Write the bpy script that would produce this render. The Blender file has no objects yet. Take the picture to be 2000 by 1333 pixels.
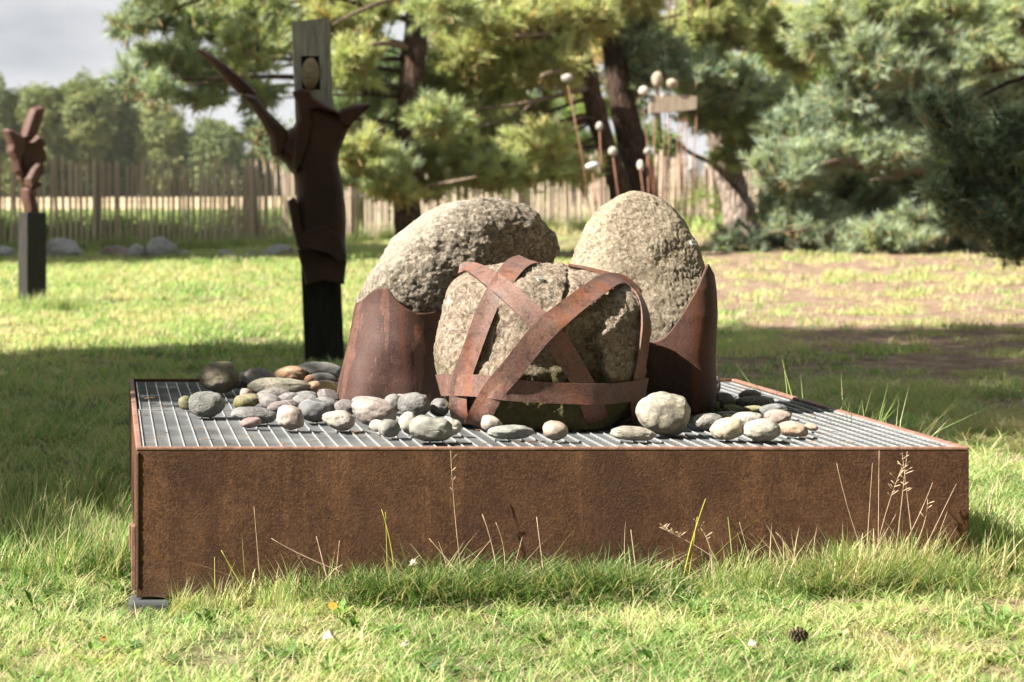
import bpy, bmesh, math, random
import numpy as np
from mathutils import Vector, Matrix, Euler
from mathutils.bvhtree import BVHTree
from mathutils.geometry import tessellate_polygon

R = math.radians
random.seed(7)
rng = np.random.default_rng(11)
scene = bpy.context.scene
COL = scene.collection

# ------------------------------------------------------------------ camera, sky, sun, exposure
F, PX, PY, CAM_H = 4400.0, 217.0, 383.0, 1.156        # focal length and principal point in photo pixels, eye height in metres
cam_d = bpy.data.cameras.new('camera')
cam = bpy.data.objects.new('camera', cam_d)
COL.objects.link(cam)
cam.location = (0, 0, CAM_H)
cam.rotation_euler = (R(90), 0, 0)
cam_d.sensor_width = 36
cam_d.lens = F / 2000 * 36
cam_d.shift_x = (1000 - PX) / 2000
cam_d.shift_y = -(666.5 - PY) / 2000
cam_d.clip_end = 3000
cam_d.dof.use_dof = True
cam_d.dof.focus_distance = 7.0
cam_d.dof.aperture_fstop = 5.0
scene.camera = cam

SUN_EL, SUN_A = 42.0, 15.0                           # elevation; angle from the left towards the camera side
to_sun = Vector((-math.cos(R(SUN_EL)) * math.cos(R(SUN_A)), -math.cos(R(SUN_EL)) * math.sin(R(SUN_A)), math.sin(R(SUN_EL))))
sun_d = bpy.data.lights.new('sun', 'SUN')
sun_d.energy = 5.0
sun_d.angle = R(0.53)
sun_d.color = (1.0, 0.93, 0.82)
sun = bpy.data.objects.new('sun', sun_d)
COL.objects.link(sun)
sun.rotation_euler = to_sun.to_track_quat('Z', 'Y').to_euler()
sun.location = to_sun * 60

SKY_STRENGTH = 0.05
world = bpy.data.worlds.new('World')
scene.world = world
world.use_nodes = True
wt = world.node_tree
wt.nodes.clear()
w_out = wt.nodes.new('ShaderNodeOutputWorld')
w_bg = wt.nodes.new('ShaderNodeBackground')
w_bg.inputs['Strength'].default_value = SKY_STRENGTH
sky = wt.nodes.new('ShaderNodeTexSky')
sky.sky_type = 'NISHITA'
sky.sun_disc = False
sky.sun_elevation = R(SUN_EL)
sky.sun_rotation = math.atan2(to_sun.x, to_sun.y)
sky.air_density, sky.dust_density, sky.ozone_density = 1.0, 1.2, 1.0
w_tc = wt.nodes.new('ShaderNodeTexCoord')
w_map = wt.nodes.new('ShaderNodeMapping')
w_map.inputs['Scale'].default_value = (2.2, 2.2, 7.0)
w_map.inputs['Location'].default_value = (0.35, 0.1, 0.2)
w_noise = wt.nodes.new('ShaderNodeTexNoise')
w_noise.inputs['Scale'].default_value = 1.6
w_noise.inputs['Detail'].default_value = 6
w_noise.inputs['Roughness'].default_value = 0.55
w_ramp = wt.nodes.new('ShaderNodeValToRGB')
w_ramp.color_ramp.elements[0].position = 0.12
w_ramp.color_ramp.elements[1].position = 0.36
w_mix = wt.nodes.new('ShaderNodeMix')
w_mix.data_type = 'RGBA'
w_n2 = wt.nodes.new('ShaderNodeTexNoise')
w_n2.inputs['Scale'].default_value = 3.2
w_n2.inputs['Detail'].default_value = 5
w_r2 = wt.nodes.new('ShaderNodeValToRGB')
w_r2.color_ramp.elements[0].position, w_r2.color_ramp.elements[0].color = 0.32, (2.9, 3.05, 3.3, 1)
w_r2.color_ramp.elements[1].position, w_r2.color_ramp.elements[1].color = 0.62, (4.8, 4.8, 4.85, 1)
wt.links.new(w_map.outputs[0], w_n2.inputs['Vector'])
wt.links.new(w_n2.outputs['Fac'], w_r2.inputs[0])
wt.links.new(w_r2.outputs[0], w_mix.inputs[7])
wt.links.new(w_tc.outputs['Generated'], w_map.inputs['Vector'])
wt.links.new(w_map.outputs[0], w_noise.inputs['Vector'])
wt.links.new(w_noise.outputs['Fac'], w_ramp.inputs[0])
wt.links.new(w_ramp.outputs[0], w_mix.inputs[0])
wt.links.new(sky.outputs[0], w_mix.inputs[6])
wt.links.new(w_mix.outputs[2], w_bg.inputs['Color'])
wt.links.new(w_bg.outputs[0], w_out.inputs['Surface'])

vs = scene.view_settings
vs.view_transform = 'Standard'
vs.look = 'None'
vs.exposure = 1.9
vs.gamma = 1.0
vs.use_curve_mapping = False
scene.render.engine = 'CYCLES'
scene.cycles.max_bounces = 6
scene.cycles.diffuse_bounces = 3
scene.cycles.glossy_bounces = 2
scene.cycles.transmission_bounces = 3
scene.cycles.transparent_max_bounces = 4
scene.cycles.use_denoising = True

# ------------------------------------------------------------------ helpers
def P(x, y, d):
    """the point at distance d that the photograph shows at pixel x, y"""
    return Vector(((x - PX) / F * d, d, CAM_H - (y - PY) / F * d))

def S(px, d):
    return px / F * d

_perm = rng.permutation(256)
_perm = np.concatenate([_perm, _perm, _perm])
_grad = rng.normal(size=(256, 3))
_grad /= np.linalg.norm(_grad, axis=1)[:, None]

def perlin(p):
    p = np.asarray(p, float)
    i = np.floor(p).astype(int)
    f = p - i
    u = f * f * f * (f * (f * 6 - 15) + 10)
    i &= 255
    out = 0
    for dx in (0, 1):
        for dy in (0, 1):
            for dz in (0, 1):
                g = _grad[_perm[_perm[_perm[i[:, 0] + dx] + i[:, 1] + dy] + i[:, 2] + dz]]
                v = (g * (f - (dx, dy, dz))).sum(1)
                w = (u[:, 0] if dx else 1 - u[:, 0]) * (u[:, 1] if dy else 1 - u[:, 1]) * (u[:, 2] if dz else 1 - u[:, 2])
                out = out + v * w
    return out

def fbm(p, freq, octs=4, seed=0.0, rough=0.5):
    p = np.asarray(p, float) * freq + seed
    a, out = 1.0, 0
    for _ in range(octs):
        out = out + a * perlin(p)
        p = p * 2.03 + 17.1
        a *= rough
    return out

def n2(x, y, freq, octs=3, seed=0.0):
    x, y = np.asarray(x, float), np.asarray(y, float)
    return fbm(np.stack([x, y, np.zeros_like(x)], -1).reshape(-1, 3), freq, octs, seed).reshape(x.shape)

def sstep(a, b, x):
    t = np.clip((np.asarray(x, float) - a) / (b - a), 0, 1)
    return t * t * (3 - 2 * t)

def ground_z(x, y):
    x, y = np.asarray(x, float), np.asarray(y, float)
    z = 0.1 * sstep(20, 42, y) + 0.31 * sstep(1, 13, x) * sstep(22, 50, y)
    z = z + 0.22 * sstep(55, 110, y) * (1 - sstep(1, 13, x)) + 0.58 * sstep(110, 270, y)
    near = 1 - sstep(8.5, 10.5, y)
    z = z - 0.045 * np.exp(-(((x - 0.12) / 0.3) ** 2 + ((y - 6.35) / 0.3) ** 2)) + 0.05 * sstep(0.7, 2.6, x) * near * sstep(5.3, 6.3, y)
    z = z + 0.02 * n2(x, y, 0.9, 3, 3.3) * sstep(9, 12, y) + 0.008 * n2(x, y, 3.0, 2, 8.1)
    return z

def gz(x, y):
    return float(ground_z(np.array([x]), np.array([y]))[0])

def mesh(name, verts, faces, smooth=True):
    me = bpy.data.meshes.new(name)
    me.from_pydata([tuple(v) for v in verts], [], faces)
    if smooth:
        me.polygons.foreach_set('use_smooth', [True] * len(me.polygons))
    me.update()
    return me

def world_loc(o):
    v = Vector(o.location)
    while o.parent is not None:
        o = o.parent
        v = v + o.location
    return v

def thing(name, label, cat, loc, group=None):
    o = bpy.data.objects.new(name, None)
    COL.objects.link(o)
    o.location = loc
    o.empty_display_size = 0.1
    o['label'], o['category'] = label, cat
    if group:
        o['group'] = group
    return o

def add(name, me, mat, parent=None, world=True, loc=None, kind=None, label=None):
    """links a mesh; with a parent its vertices (given in world space) are moved to the parent's frame"""
    if mat is not None and not me.materials:
        me.materials.append(mat)
    o = bpy.data.objects.new(name, me)
    COL.objects.link(o)
    if parent is not None:
        o.parent = parent
        if loc is not None:
            o.location = Vector(loc) - world_loc(parent)
        elif world:
            me.transform(Matrix.Translation(-world_loc(parent)))
    elif loc is not None:
        o.location = loc
    if kind:
        o['kind'] = kind
    if label:
        o['label'] = label
    return o

def single(name, me, mat, label, cat, loc=None, group=None):
    """a thing that is one mesh given in world space; its origin goes to loc"""
    if loc is not None:
        me.transform(Matrix.Translation(-Vector(loc)))
    o = add(name, me, mat, None, loc=loc)
    o['label'], o['category'] = label, cat
    if group:
        o['group'] = group
    return o

def bm_mesh(name, bm, smooth=False):
    me = bpy.data.meshes.new(name)
    bm.to_mesh(me)
    bm.free()
    if smooth:
        me.polygons.foreach_set('use_smooth', [True] * len(me.polygons))
    return me

def bm_box(bm, lo, hi, bevel=0.0):
    m = Matrix.Translation((Vector(lo) + Vector(hi)) / 2) @ Matrix.Diagonal((*(Vector(hi) - Vector(lo)), 1))
    r = bmesh.ops.create_cube(bm, size=1, matrix=m)
    if bevel:
        es = list({e for v in r['verts'] for e in v.link_edges})
        bmesh.ops.bevel(bm, geom=es, offset=bevel, segments=2, affect='EDGES', profile=0.5)

def tube_data(pts, radii, sides=8, caps=True, wob=0.0, seed=0):
    pts = [Vector(p) for p in pts]
    n = len(pts)
    verts, faces = [], []
    rs = random.Random(seed)
    ref = Vector((0.3, 1, 0.2)).normalized()
    for i, p in enumerate(pts):
        t = (pts[min(i + 1, n - 1)] - pts[max(i - 1, 0)]).normalized()
        a = t.cross(ref).normalized()
        b = t.cross(a)
        for k in range(sides):
            ang = 2 * math.pi * k / sides
            rr = radii[i] * (1 + (rs.uniform(-wob, wob) if wob else 0))
            verts.append(p + a * math.cos(ang) * rr + b * math.sin(ang) * rr)
    for i in range(n - 1):
        for k in range(sides):
            k2 = (k + 1) % sides
            faces.append((i * sides + k, i * sides + k2, (i + 1) * sides + k2, (i + 1) * sides + k))
    if caps:
        faces.append(tuple(range(sides))[::-1])
        faces.append(tuple((n - 1) * sides + k for k in range(sides)))
    return verts, faces

class MB:
    def __init__(self):
        self.v, self.f = [], []
    def put(self, v, f):
        o = len(self.v)
        self.v += list(v)
        self.f += [tuple(i + o for i in q) for q in f]
        return self
    def tube(self, pts, radii, sides=8, **k):
        return self.put(*tube_data(pts, radii, sides, **k))
    def mesh(self, name, smooth=True):
        return mesh(name, self.v, self.f, smooth)

def curve_pts(pts, n):
    """Catmull-Rom through pts (tuples of any length), n samples"""
    a = np.array([tuple(p) for p in pts], float)
    a = np.vstack([2 * a[0] - a[1], a, 2 * a[-1] - a[-2]])
    out = []
    for t in np.linspace(0, len(pts) - 1, n):
        i = min(int(t), len(pts) - 2)
        u = t - i
        p0, p1, p2, p3 = a[i], a[i + 1], a[i + 2], a[i + 3]
        out.append(0.5 * ((2 * p1) + (p2 - p0) * u + (2 * p0 - 5 * p1 + 4 * p2 - p3) * u * u + (3 * p1 - p0 - 3 * p2 + p3) * u ** 3))
    return np.array(out)

# ------------------------------------------------------------------ materials
class Mat:
    def __init__(self, name, rough=0.8, metal=0.0, spec=0.3):
        self.m = bpy.data.materials.new(name)
        self.m.use_nodes = True
        self.t = self.m.node_tree
        self.b = self.t.nodes['Principled BSDF']
        self.b.inputs['Roughness'].default_value = rough
        self.b.inputs['Metallic'].default_value = metal
        self.b.inputs['Specular IOR Level'].default_value = spec
        self.out = self.t.nodes['Material Output']
        self.coord = None
    def n(self, kind, **kw):
        nd = self.t.nodes.new(kind)
        for k, v in kw.items():
            setattr(nd, k, v)
        return nd
    def set(self, sock, v):
        if isinstance(v, bpy.types.NodeSocket):
            self.t.links.new(v, sock)
        else:
            if isinstance(v, (tuple, list)) and len(v) == 3 and sock.type == 'RGBA':
                v = (*v, 1)
            sock.default_value = v
    def obj(self, scale=(1, 1, 1), rand=False):
        tc = self.n('ShaderNodeTexCoord').outputs['Object']
        mp = self.n('ShaderNodeMapping')
        mp.inputs['Scale'].default_value = scale
        self.set(mp.inputs['Vector'], tc)
        if rand:
            oi = self.n('ShaderNodeObjectInfo').outputs['Random']
            c = self.n('ShaderNodeVectorMath', operation='SCALE')
            c.inputs[0].default_value = (31, 57, 83)
            self.set(c.inputs['Scale'], oi)
            self.set(mp.inputs['Location'], c.outputs[0])
        return mp.outputs[0]
    def noise(self, vec, scale, detail=4, rough=0.55, dist=0.0):
        nd = self.n('ShaderNodeTexNoise')
        self.set(nd.inputs['Vector'], vec)
        nd.inputs['Scale'].default_value = scale
        nd.inputs['Detail'].default_value = detail
        nd.inputs['Roughness'].default_value = rough
        nd.inputs['Distortion'].default_value = dist
        return nd.outputs['Fac']
    def voro(self, vec, scale, feature='F1', rnd=1.0):
        nd = self.n('ShaderNodeTexVoronoi', feature=feature)
        self.set(nd.inputs['Vector'], vec)
        nd.inputs['Scale'].default_value = scale
        nd.inputs['Randomness'].default_value = rnd
        return nd.outputs['Distance']
    def ramp(self, fac, stops, interp='LINEAR'):
        nd = self.n('ShaderNodeValToRGB')
        cr = nd.color_ramp
        cr.interpolation = interp
        while len(cr.elements) < len(stops):
            cr.elements.new(0.5)
        for e, (p, c) in zip(cr.elements, stops):
            e.position = p
            e.color = (*c, 1) if isinstance(c, (tuple, list)) else (c, c, c, 1)
        self.set(nd.inputs[0], fac)
        return nd.outputs[0]
    def mix(self, fac, a, b, mode='MIX'):
        nd = self.n('ShaderNodeMix', data_type='RGBA', blend_type=mode)
        self.set(nd.inputs[0], fac)
        self.set(nd.inputs[6], a)
        self.set(nd.inputs[7], b)
        return nd.outputs[2]
    def math(self, op, a, b=0.0, clamp=False):
        nd = self.n('ShaderNodeMath', operation=op, use_clamp=clamp)
        self.set(nd.inputs[0], a)
        self.set(nd.inputs[1], b)
        return nd.outputs[0]
    def sep(self, vec):
        nd = self.n('ShaderNodeSeparateXYZ')
        self.set(nd.inputs[0], vec)
        return nd.outputs
    def attr(self, name, kind='GEOMETRY'):
        nd = self.n('ShaderNodeAttribute', attribute_type=kind, attribute_name=name)
        return nd.outputs['Fac']
    def color(self, c):
        self.set(self.b.inputs['Base Color'], c)
        return self
    def rough(self, r):
        self.set(self.b.inputs['Roughness'], r)
        return self
    def bump(self, *hs):
        """hs: (height socket, strength, distance in metres)"""
        prev = None
        for h, s, d in hs:
            nd = self.n('ShaderNodeBump')
            nd.inputs['Strength'].default_value = s
            nd.inputs['Distance'].default_value = d
            self.set(nd.inputs['Height'], h)
            if prev is not None:
                self.set(nd.inputs['Normal'], prev)
            prev = nd.outputs[0]
        self.set(self.b.inputs['Normal'], prev)
        return self
    def translucent(self, col, fac):
        tr = self.n('ShaderNodeBsdfTranslucent')
        self.set(tr.inputs['Color'], col)
        mx = self.n('ShaderNodeMixShader')
        self.set(mx.inputs[0], fac)
        self.t.links.new(self.b.outputs[0], mx.inputs[1])
        self.t.links.new(tr.outputs[0], mx.inputs[2])
        self.t.links.new(mx.outputs[0], self.out.inputs['Surface'])
        return self

def rust(name, cols, big=3.0, streak=1.0, speck=(0.3, 0.2, 0.13), speck_amt=0.5, bump=0.6, rough=0.72, spec=0.35):
    m = Mat(name, rough, 0.0, spec)
    v = m.obj((1, 1, 1))
    vst = m.obj((1, 1, streak))
    a = m.noise(vst, big, 6, 0.62, 0.6)
    base = m.ramp(a, [(0.28, cols[0]), (0.45, cols[1]), (0.58, cols[2]), (0.72, cols[3])])
    f = m.noise(v, 130, 5, 0.75)
    base = m.mix(m.ramp(f, [(0.42, 0.0), (0.7, 1.0)]), base, m.mix(speck_amt, base, speck))
    f2 = m.noise(v, 38, 4, 0.6)
    base = m.mix(m.ramp(f2, [(0.3, 1.0), (0.5, 0.0)]), base, m.mix(0.55, base, (0.02, 0.009, 0.006)))
    m.color(base)
    m.rough(m.ramp(f2, [(0.3, rough - 0.15), (0.7, min(rough + 0.12, 1))]))
    m.bump((f, bump, 0.004), (m.noise(v, 260, 2, 0.6), bump * 0.7, 0.0015))
    return m.m

M_box = rust('weathered_steel', [(0.042, 0.017, 0.009), (0.07, 0.03, 0.015), (0.098, 0.044, 0.022), (0.14, 0.067, 0.035)],
             8.0, 0.9, (0.25, 0.14, 0.07), 0.55, 1.0, 0.85, 0.2)
m = Mat.__new__(Mat)
m.m, m.t = M_box, M_box.node_tree
m.b = m.t.nodes['Principled BSDF']
old = m.b.inputs['Base Color'].links[0].from_socket
zz_ = m.sep(m.obj())[2]
sp_ = m.math('ADD', m.math('MULTIPLY', zz_, -7.0), m.math('MULTIPLY', m.noise(m.obj(), 18, 6, 0.7), 1.5))
pl_ = m.ramp(m.noise(m.obj((1, 1, 0.6)), 2.6, 5, 0.65, 0.8), [(0.5, 0.0), (0.62, 1.0)])
col_ = m.mix(m.math('MULTIPLY', pl_, 0.45), old, (0.045, 0.02, 0.012))
m.color(m.mix(m.math('MULTIPLY', m.ramp(sp_, [(0.1, 0.0), (0.75, 1.0)]), 0.4), col_, (0.11, 0.075, 0.048)))
M_rim = rust('rusty_edge', [(0.13, 0.062, 0.042), (0.19, 0.092, 0.066), (0.22, 0.112, 0.084), (0.27, 0.15, 0.118)], 9, 1, (0.3, 0.2, 0.15), 0.5, 0.6)
M_sleeve = rust('rusty_sheet', [(0.055, 0.022, 0.016), (0.095, 0.04, 0.028), (0.15, 0.072, 0.055), (0.24, 0.075, 0.025)],
                5.5, 0.4, (0.2, 0.13, 0.105), 0.45, 0.5, 0.65, 0.3)
def runs(mt_, col, lo, hi, amt):
    m = Mat.__new__(Mat)
    m.m, m.t = mt_, mt_.node_tree
    m.b = m.t.nodes['Principled BSDF']
    old = m.b.inputs['Base Color'].links[0].from_socket
    k = m.noise(m.obj((9, 9, 0.7)), 1.0, 4, 0.6, 0.3)
    m.set(m.b.inputs['Base Color'], m.mix(m.math('MULTIPLY', m.ramp(k, [(lo, 0.0), (hi, 1.0)]), amt), old, col))
runs(M_sleeve, (0.24, 0.075, 0.022), 0.56, 0.68, 0.8)
runs(M_sleeve, (0.025, 0.014, 0.013), 0.4, 0.3, 0.6)
M_strap = rust('rusty_strap', [(0.065, 0.034, 0.027), (0.11, 0.056, 0.044), (0.14, 0.06, 0.038), (0.2, 0.062, 0.022)],
               9.0, 0.7, (0.25, 0.165, 0.14), 0.5, 0.4, 0.6, 0.4)
runs(M_strap, (0.2, 0.062, 0.02), 0.56, 0.68, 0.5)
runs(M_box, (0.12, 0.05, 0.022), 0.58, 0.75, 0.16)
runs(M_box, (0.025, 0.013, 0.009), 0.42, 0.3, 0.25)
M_dark_rust = rust('dark_rusty_steel', [(0.028, 0.012, 0.009), (0.05, 0.021, 0.016), (0.085, 0.034, 0.025), (0.13, 0.052, 0.035)],
                   2.2, 0.5, (0.1, 0.06, 0.05), 0.4, 0.4, 0.65, 0.3)
M_small_rust = rust('warm_rusty_steel', [(0.04, 0.018, 0.013), (0.06, 0.027, 0.02), (0.08, 0.037, 0.028), (0.1, 0.05, 0.038)],
                    3.0, 0.6, (0.13, 0.075, 0.058), 0.4, 0.4, 0.65, 0.3)
M_rod = rust('rusty_rod', [(0.12, 0.05, 0.03), (0.18, 0.075, 0.045), (0.22, 0.1, 0.06), (0.27, 0.12, 0.07)], 6, 0.4)

def stone_mat(name, base, dark, light, speck=0.5, scale=1.0, bump=1.0, moss=None, lichen=False, obj_tint=False, rough=0.85, pits=0.3, moss_dir=False):
    m = Mat(name, rough, 0.0, 0.25)
    v = m.obj((1, 1, 1), rand=obj_tint)
    c0 = base
    if obj_tint:
        c0 = m.n('ShaderNodeObjectInfo').outputs['Color']
    big = m.noise(v, 6 * scale, 5, 0.6, 0.3)
    col = m.mix(m.ramp(big, [(0.35, 0.0), (0.65, 1.0)]), m.mix(0.28, c0, dark), m.mix(0.25, c0, light))
    fine = m.noise(v, 85 * scale, 5, 0.75)
    col = m.mix(m.ramp(fine, [(0.35, 0.0), (0.62, 1.0)]), m.mix(speck, col, dark), m.mix(speck * 0.6, col, light))
    if not obj_tint:                                      # mineral grains
        vo = m.n('ShaderNodeTexVoronoi', feature='F1')
        m.set(vo.inputs['Vector'], v)
        vo.inputs['Scale'].default_value = 120 * scale
        gr = m.sep(vo.outputs['Color'])
        col = m.mix(m.ramp(gr[0], [(0.72, 0.0), (0.78, 0.6)], 'LINEAR'), col, dark)
        col = m.mix(m.ramp(gr[1], [(0.76, 0.0), (0.82, 0.6)], 'LINEAR'), col, light)
    sp = m.voro(v, 130 * scale)
    col = m.mix(m.ramp(sp, [(0.12, 1.0), (0.26, 0.0)]), col, m.mix(speck, col, (0.035, 0.033, 0.03)))
    if lichen:
        l = m.noise(v, 9, 6, 0.7, 0.8)
        col = m.mix(m.ramp(l, [(0.6, 0.0), (0.68, 0.75)]), col, (0.13, 0.125, 0.115))
        l2 = m.noise(m.obj((1, 1, 1.6)), 5.5, 6, 0.7, 1.2)
        col = m.mix(m.ramp(l2, [(0.62, 0.0), (0.7, 0.7)]), col, (0.62, 0.59, 0.54))
    if moss is not None:
        g = m.noise(v, 10, 6, 0.7)
        z = m.sep(m.obj())[2]
        h = m.ramp(z, [(0.0, 1.0), (1.0, 0.0)])
        lo, hi = moss
        hz = m.math('MULTIPLY', m.math('SUBTRACT', hi, z), 1.0 / (hi - lo), True)
        k = m.math('ADD', hz, m.math('MULTIPLY', m.math('SUBTRACT', g, 0.5), 2.2))
        col = m.mix(m.ramp(k, [(0.45, 0.0), (0.75, 0.85)]), col, m.mix(fine, (0.05, 0.045, 0.015), (0.17, 0.16, 0.04)))
    if obj_tint:
        w_ = m.n('ShaderNodeTexWave', wave_type='BANDS', bands_direction='DIAGONAL')
        m.set(w_.inputs['Vector'], v)
        w_.inputs['Scale'].default_value = 4.0
        w_.inputs['Distortion'].default_value = 9.0
        w_.inputs['Detail'].default_value = 3
        col = m.mix(m.ramp(w_.outputs['Fac'], [(0.93, 0.0), (0.99, 0.2)]), col, light)
        col = m.mix(m.ramp(w_.outputs['Fac'], [(0.02, 0.3), (0.12, 0.0)]), col, dark)
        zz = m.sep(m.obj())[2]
        darken_bottom = m.math('ADD', m.math('MULTIPLY', zz, -14.0), m.math('MULTIPLY', big, 0.5))
        col = m.mix(m.ramp(darken_bottom, [(0.35, 0.0), (0.9, 0.55)]), col, (0.07, 0.062, 0.04))  # darker towards the bottom of each pebble
    m.color(col)
    pit = m.ramp(m.noise(v, 45 * scale, 3, 0.6), [(0.3, 0.0), (0.45, 1.0)])
    m.bump((m.noise(v, 36 * scale, 10, 0.78), bump, 0.014 / scale), (pit, pits * bump, 0.005 / scale), (fine, bump * 0.9, 0.004 / scale))
    return m.m

M_boulder_c = stone_mat('granite_boulder', (0.33, 0.255, 0.19), (0.12, 0.088, 0.06), (0.47, 0.395, 0.315), 0.55, 0.8, 1.25, moss=(0.06, 0.33), lichen=True)
M_boulder_l = stone_mat('granite_boulder_grey', (0.26, 0.215, 0.16), (0.075, 0.058, 0.04), (0.46, 0.41, 0.345), 0.66, 0.75, 1.3, moss=(0.12, 0.4), lichen=True)
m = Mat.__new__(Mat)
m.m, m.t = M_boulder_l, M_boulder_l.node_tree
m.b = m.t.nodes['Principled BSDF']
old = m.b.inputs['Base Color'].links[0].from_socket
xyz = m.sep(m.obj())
# sunlight painted as a paler band along the left boulder's upper left
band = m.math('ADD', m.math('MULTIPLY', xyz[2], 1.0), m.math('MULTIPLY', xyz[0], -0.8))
sunlit_ = m.math('ADD', m.math('MULTIPLY', m.math('SUBTRACT', band, 0.43), 7.0), m.math('MULTIPLY', m.math('SUBTRACT', m.noise(m.obj(), 14, 6, 0.7), 0.5), 2.2), True)
m.color(m.mix(m.math('MULTIPLY', m.ramp(sunlit_, [(0.2, 0.0), (0.8, 1.0)]), 0.6), old, (0.5, 0.45, 0.38)))
M_boulder_r = stone_mat('granite_boulder_pale', (0.34, 0.28, 0.2), (0.14, 0.105, 0.068), (0.47, 0.41, 0.32), 0.5, 0.9, 1.0, pits=0.12, moss=(0.0, 0.27), lichen=False)
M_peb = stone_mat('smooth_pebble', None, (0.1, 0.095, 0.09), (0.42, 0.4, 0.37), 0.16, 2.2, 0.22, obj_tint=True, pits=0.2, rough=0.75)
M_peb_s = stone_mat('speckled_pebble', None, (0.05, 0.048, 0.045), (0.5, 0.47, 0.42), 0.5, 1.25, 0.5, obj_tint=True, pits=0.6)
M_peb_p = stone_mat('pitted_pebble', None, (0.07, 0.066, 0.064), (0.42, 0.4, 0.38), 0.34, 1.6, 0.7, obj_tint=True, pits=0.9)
M_peb_m = stone_mat('mossy_pebble', None, (0.07, 0.07, 0.03), (0.4, 0.38, 0.28), 0.4, 1.5, 0.5, moss=(-0.04, 0.03), obj_tint=True)

m = Mat('galvanised_steel', 0.45, 0.35, 0.5)
v = m.obj()
m.color(m.ramp(m.noise(v, 7, 4, 0.6), [(0.3, (0.24, 0.25, 0.26)), (0.55, (0.34, 0.35, 0.36)), (0.7, (0.42, 0.43, 0.43))]))
m.rough(m.ramp(m.noise(v, 30, 3), [(0.3, 0.35), (0.7, 0.6)]))
M_galv = m.m
m = Mat('dirty_galvanised_steel', 0.6, 0.2, 0.4)
v = m.obj()
m.color(m.ramp(m.noise(v, 5, 5, 0.6), [(0.3, (0.17, 0.178, 0.187)), (0.55, (0.28, 0.288, 0.295)), (0.7, (0.4, 0.405, 0.405))]))
M_galv_d = m.m

m = Mat('black_tarred_wood', 0.7, 0, 0.35)
v = m.obj((1, 1, 0.12))
g = m.noise(v, 40, 6, 0.65)
m.color(m.ramp(g, [(0.3, (0.008, 0.0075, 0.007)), (0.6, (0.022, 0.02, 0.019)), (0.8, (0.06, 0.056, 0.052))]))
m.bump((g, 0.8, 0.01))
M_black = m.m
m = Mat('weathered_plank', 0.85, 0, 0.2)
v = m.obj((1, 1, 0.1))
g = m.noise(v, 34, 6, 0.65)
z = m.sep(m.obj())[2]
hi = m.ramp(m.math('ADD', m.math('MULTIPLY', m.math('SUBTRACT', z, 1.55), 3.0), m.math('MULTIPLY', m.noise(m.obj(), 4, 4), 0.4)), [(0.1, 0.0), (0.7, 1.0)])
m.color(m.mix(hi, m.ramp(g, [(0.3, (0.006, 0.006, 0.006)), (0.75, (0.035, 0.032, 0.03))]),
              m.ramp(g, [(0.25, (0.15, 0.145, 0.145)), (0.45, (0.33, 0.315, 0.31)), (0.7, (0.58, 0.55, 0.53))])))
m.bump((g, 0.8, 0.01))
M_plank = m.m

m = Mat('split_chestnut', 0.85, 0, 0.2)
v = m.obj((1, 1, 0.15), rand=True)
rnd = m.n('ShaderNodeObjectInfo').outputs['Random']
m.color(m.mix(m.noise(v, 30, 5, 0.6), m.ramp(rnd, [(0, (0.26, 0.2, 0.15)), (1, (0.48, 0.38, 0.29))]), m.ramp(rnd, [(0, (0.4, 0.32, 0.25)), (1, (0.62, 0.52, 0.41))])))
m.bump((m.noise(v, 60, 4), 0.6, 0.01))
M_pale = m.m
m = Mat('grey_fence_wood', 0.85, 0, 0.2)
v = m.obj((1, 1, 0.15))
m.color(m.ramp(m.noise(v, 25, 5, 0.6), [(0.3, (0.14, 0.115, 0.09)), (0.7, (0.3, 0.25, 0.2))]))
M_post = m.m
m = Mat('dull_wire', 0.5, 0.6)
m.color((0.15, 0.14, 0.13))
M_wire = m.m

def bark(name, c1, c2, c3, scale=1.0):
    m = Mat(name, 0.9, 0, 0.15)
    v = m.obj((1, 1, 0.3))
    g = m.noise(v, 16 * scale, 6, 0.65, 0.4)
    cr = m.voro(v, 11 * scale, 'DISTANCE_TO_EDGE')
    col = m.ramp(g, [(0.3, c1), (0.5, c2), (0.72, c3)])
    col = m.mix(m.ramp(cr, [(0.0, 0.8), (0.12, 0.0)]), col, (0.02, 0.014, 0.01))
    m.color(col)
    m.bump((cr, 1.0, 0.05), (g, 0.8, 0.03))
    return m.m
M_bark = bark('pine_bark', (0.03, 0.02, 0.015), (0.06, 0.039, 0.029), (0.12, 0.076, 0.056))
M_bark_pale = bark('pale_pine_bark', (0.16, 0.125, 0.105), (0.27, 0.215, 0.18), (0.4, 0.34, 0.29))
M_branch = bark('dry_branch', (0.16, 0.115, 0.085), (0.28, 0.21, 0.16), (0.42, 0.33, 0.25), 3)

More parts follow.
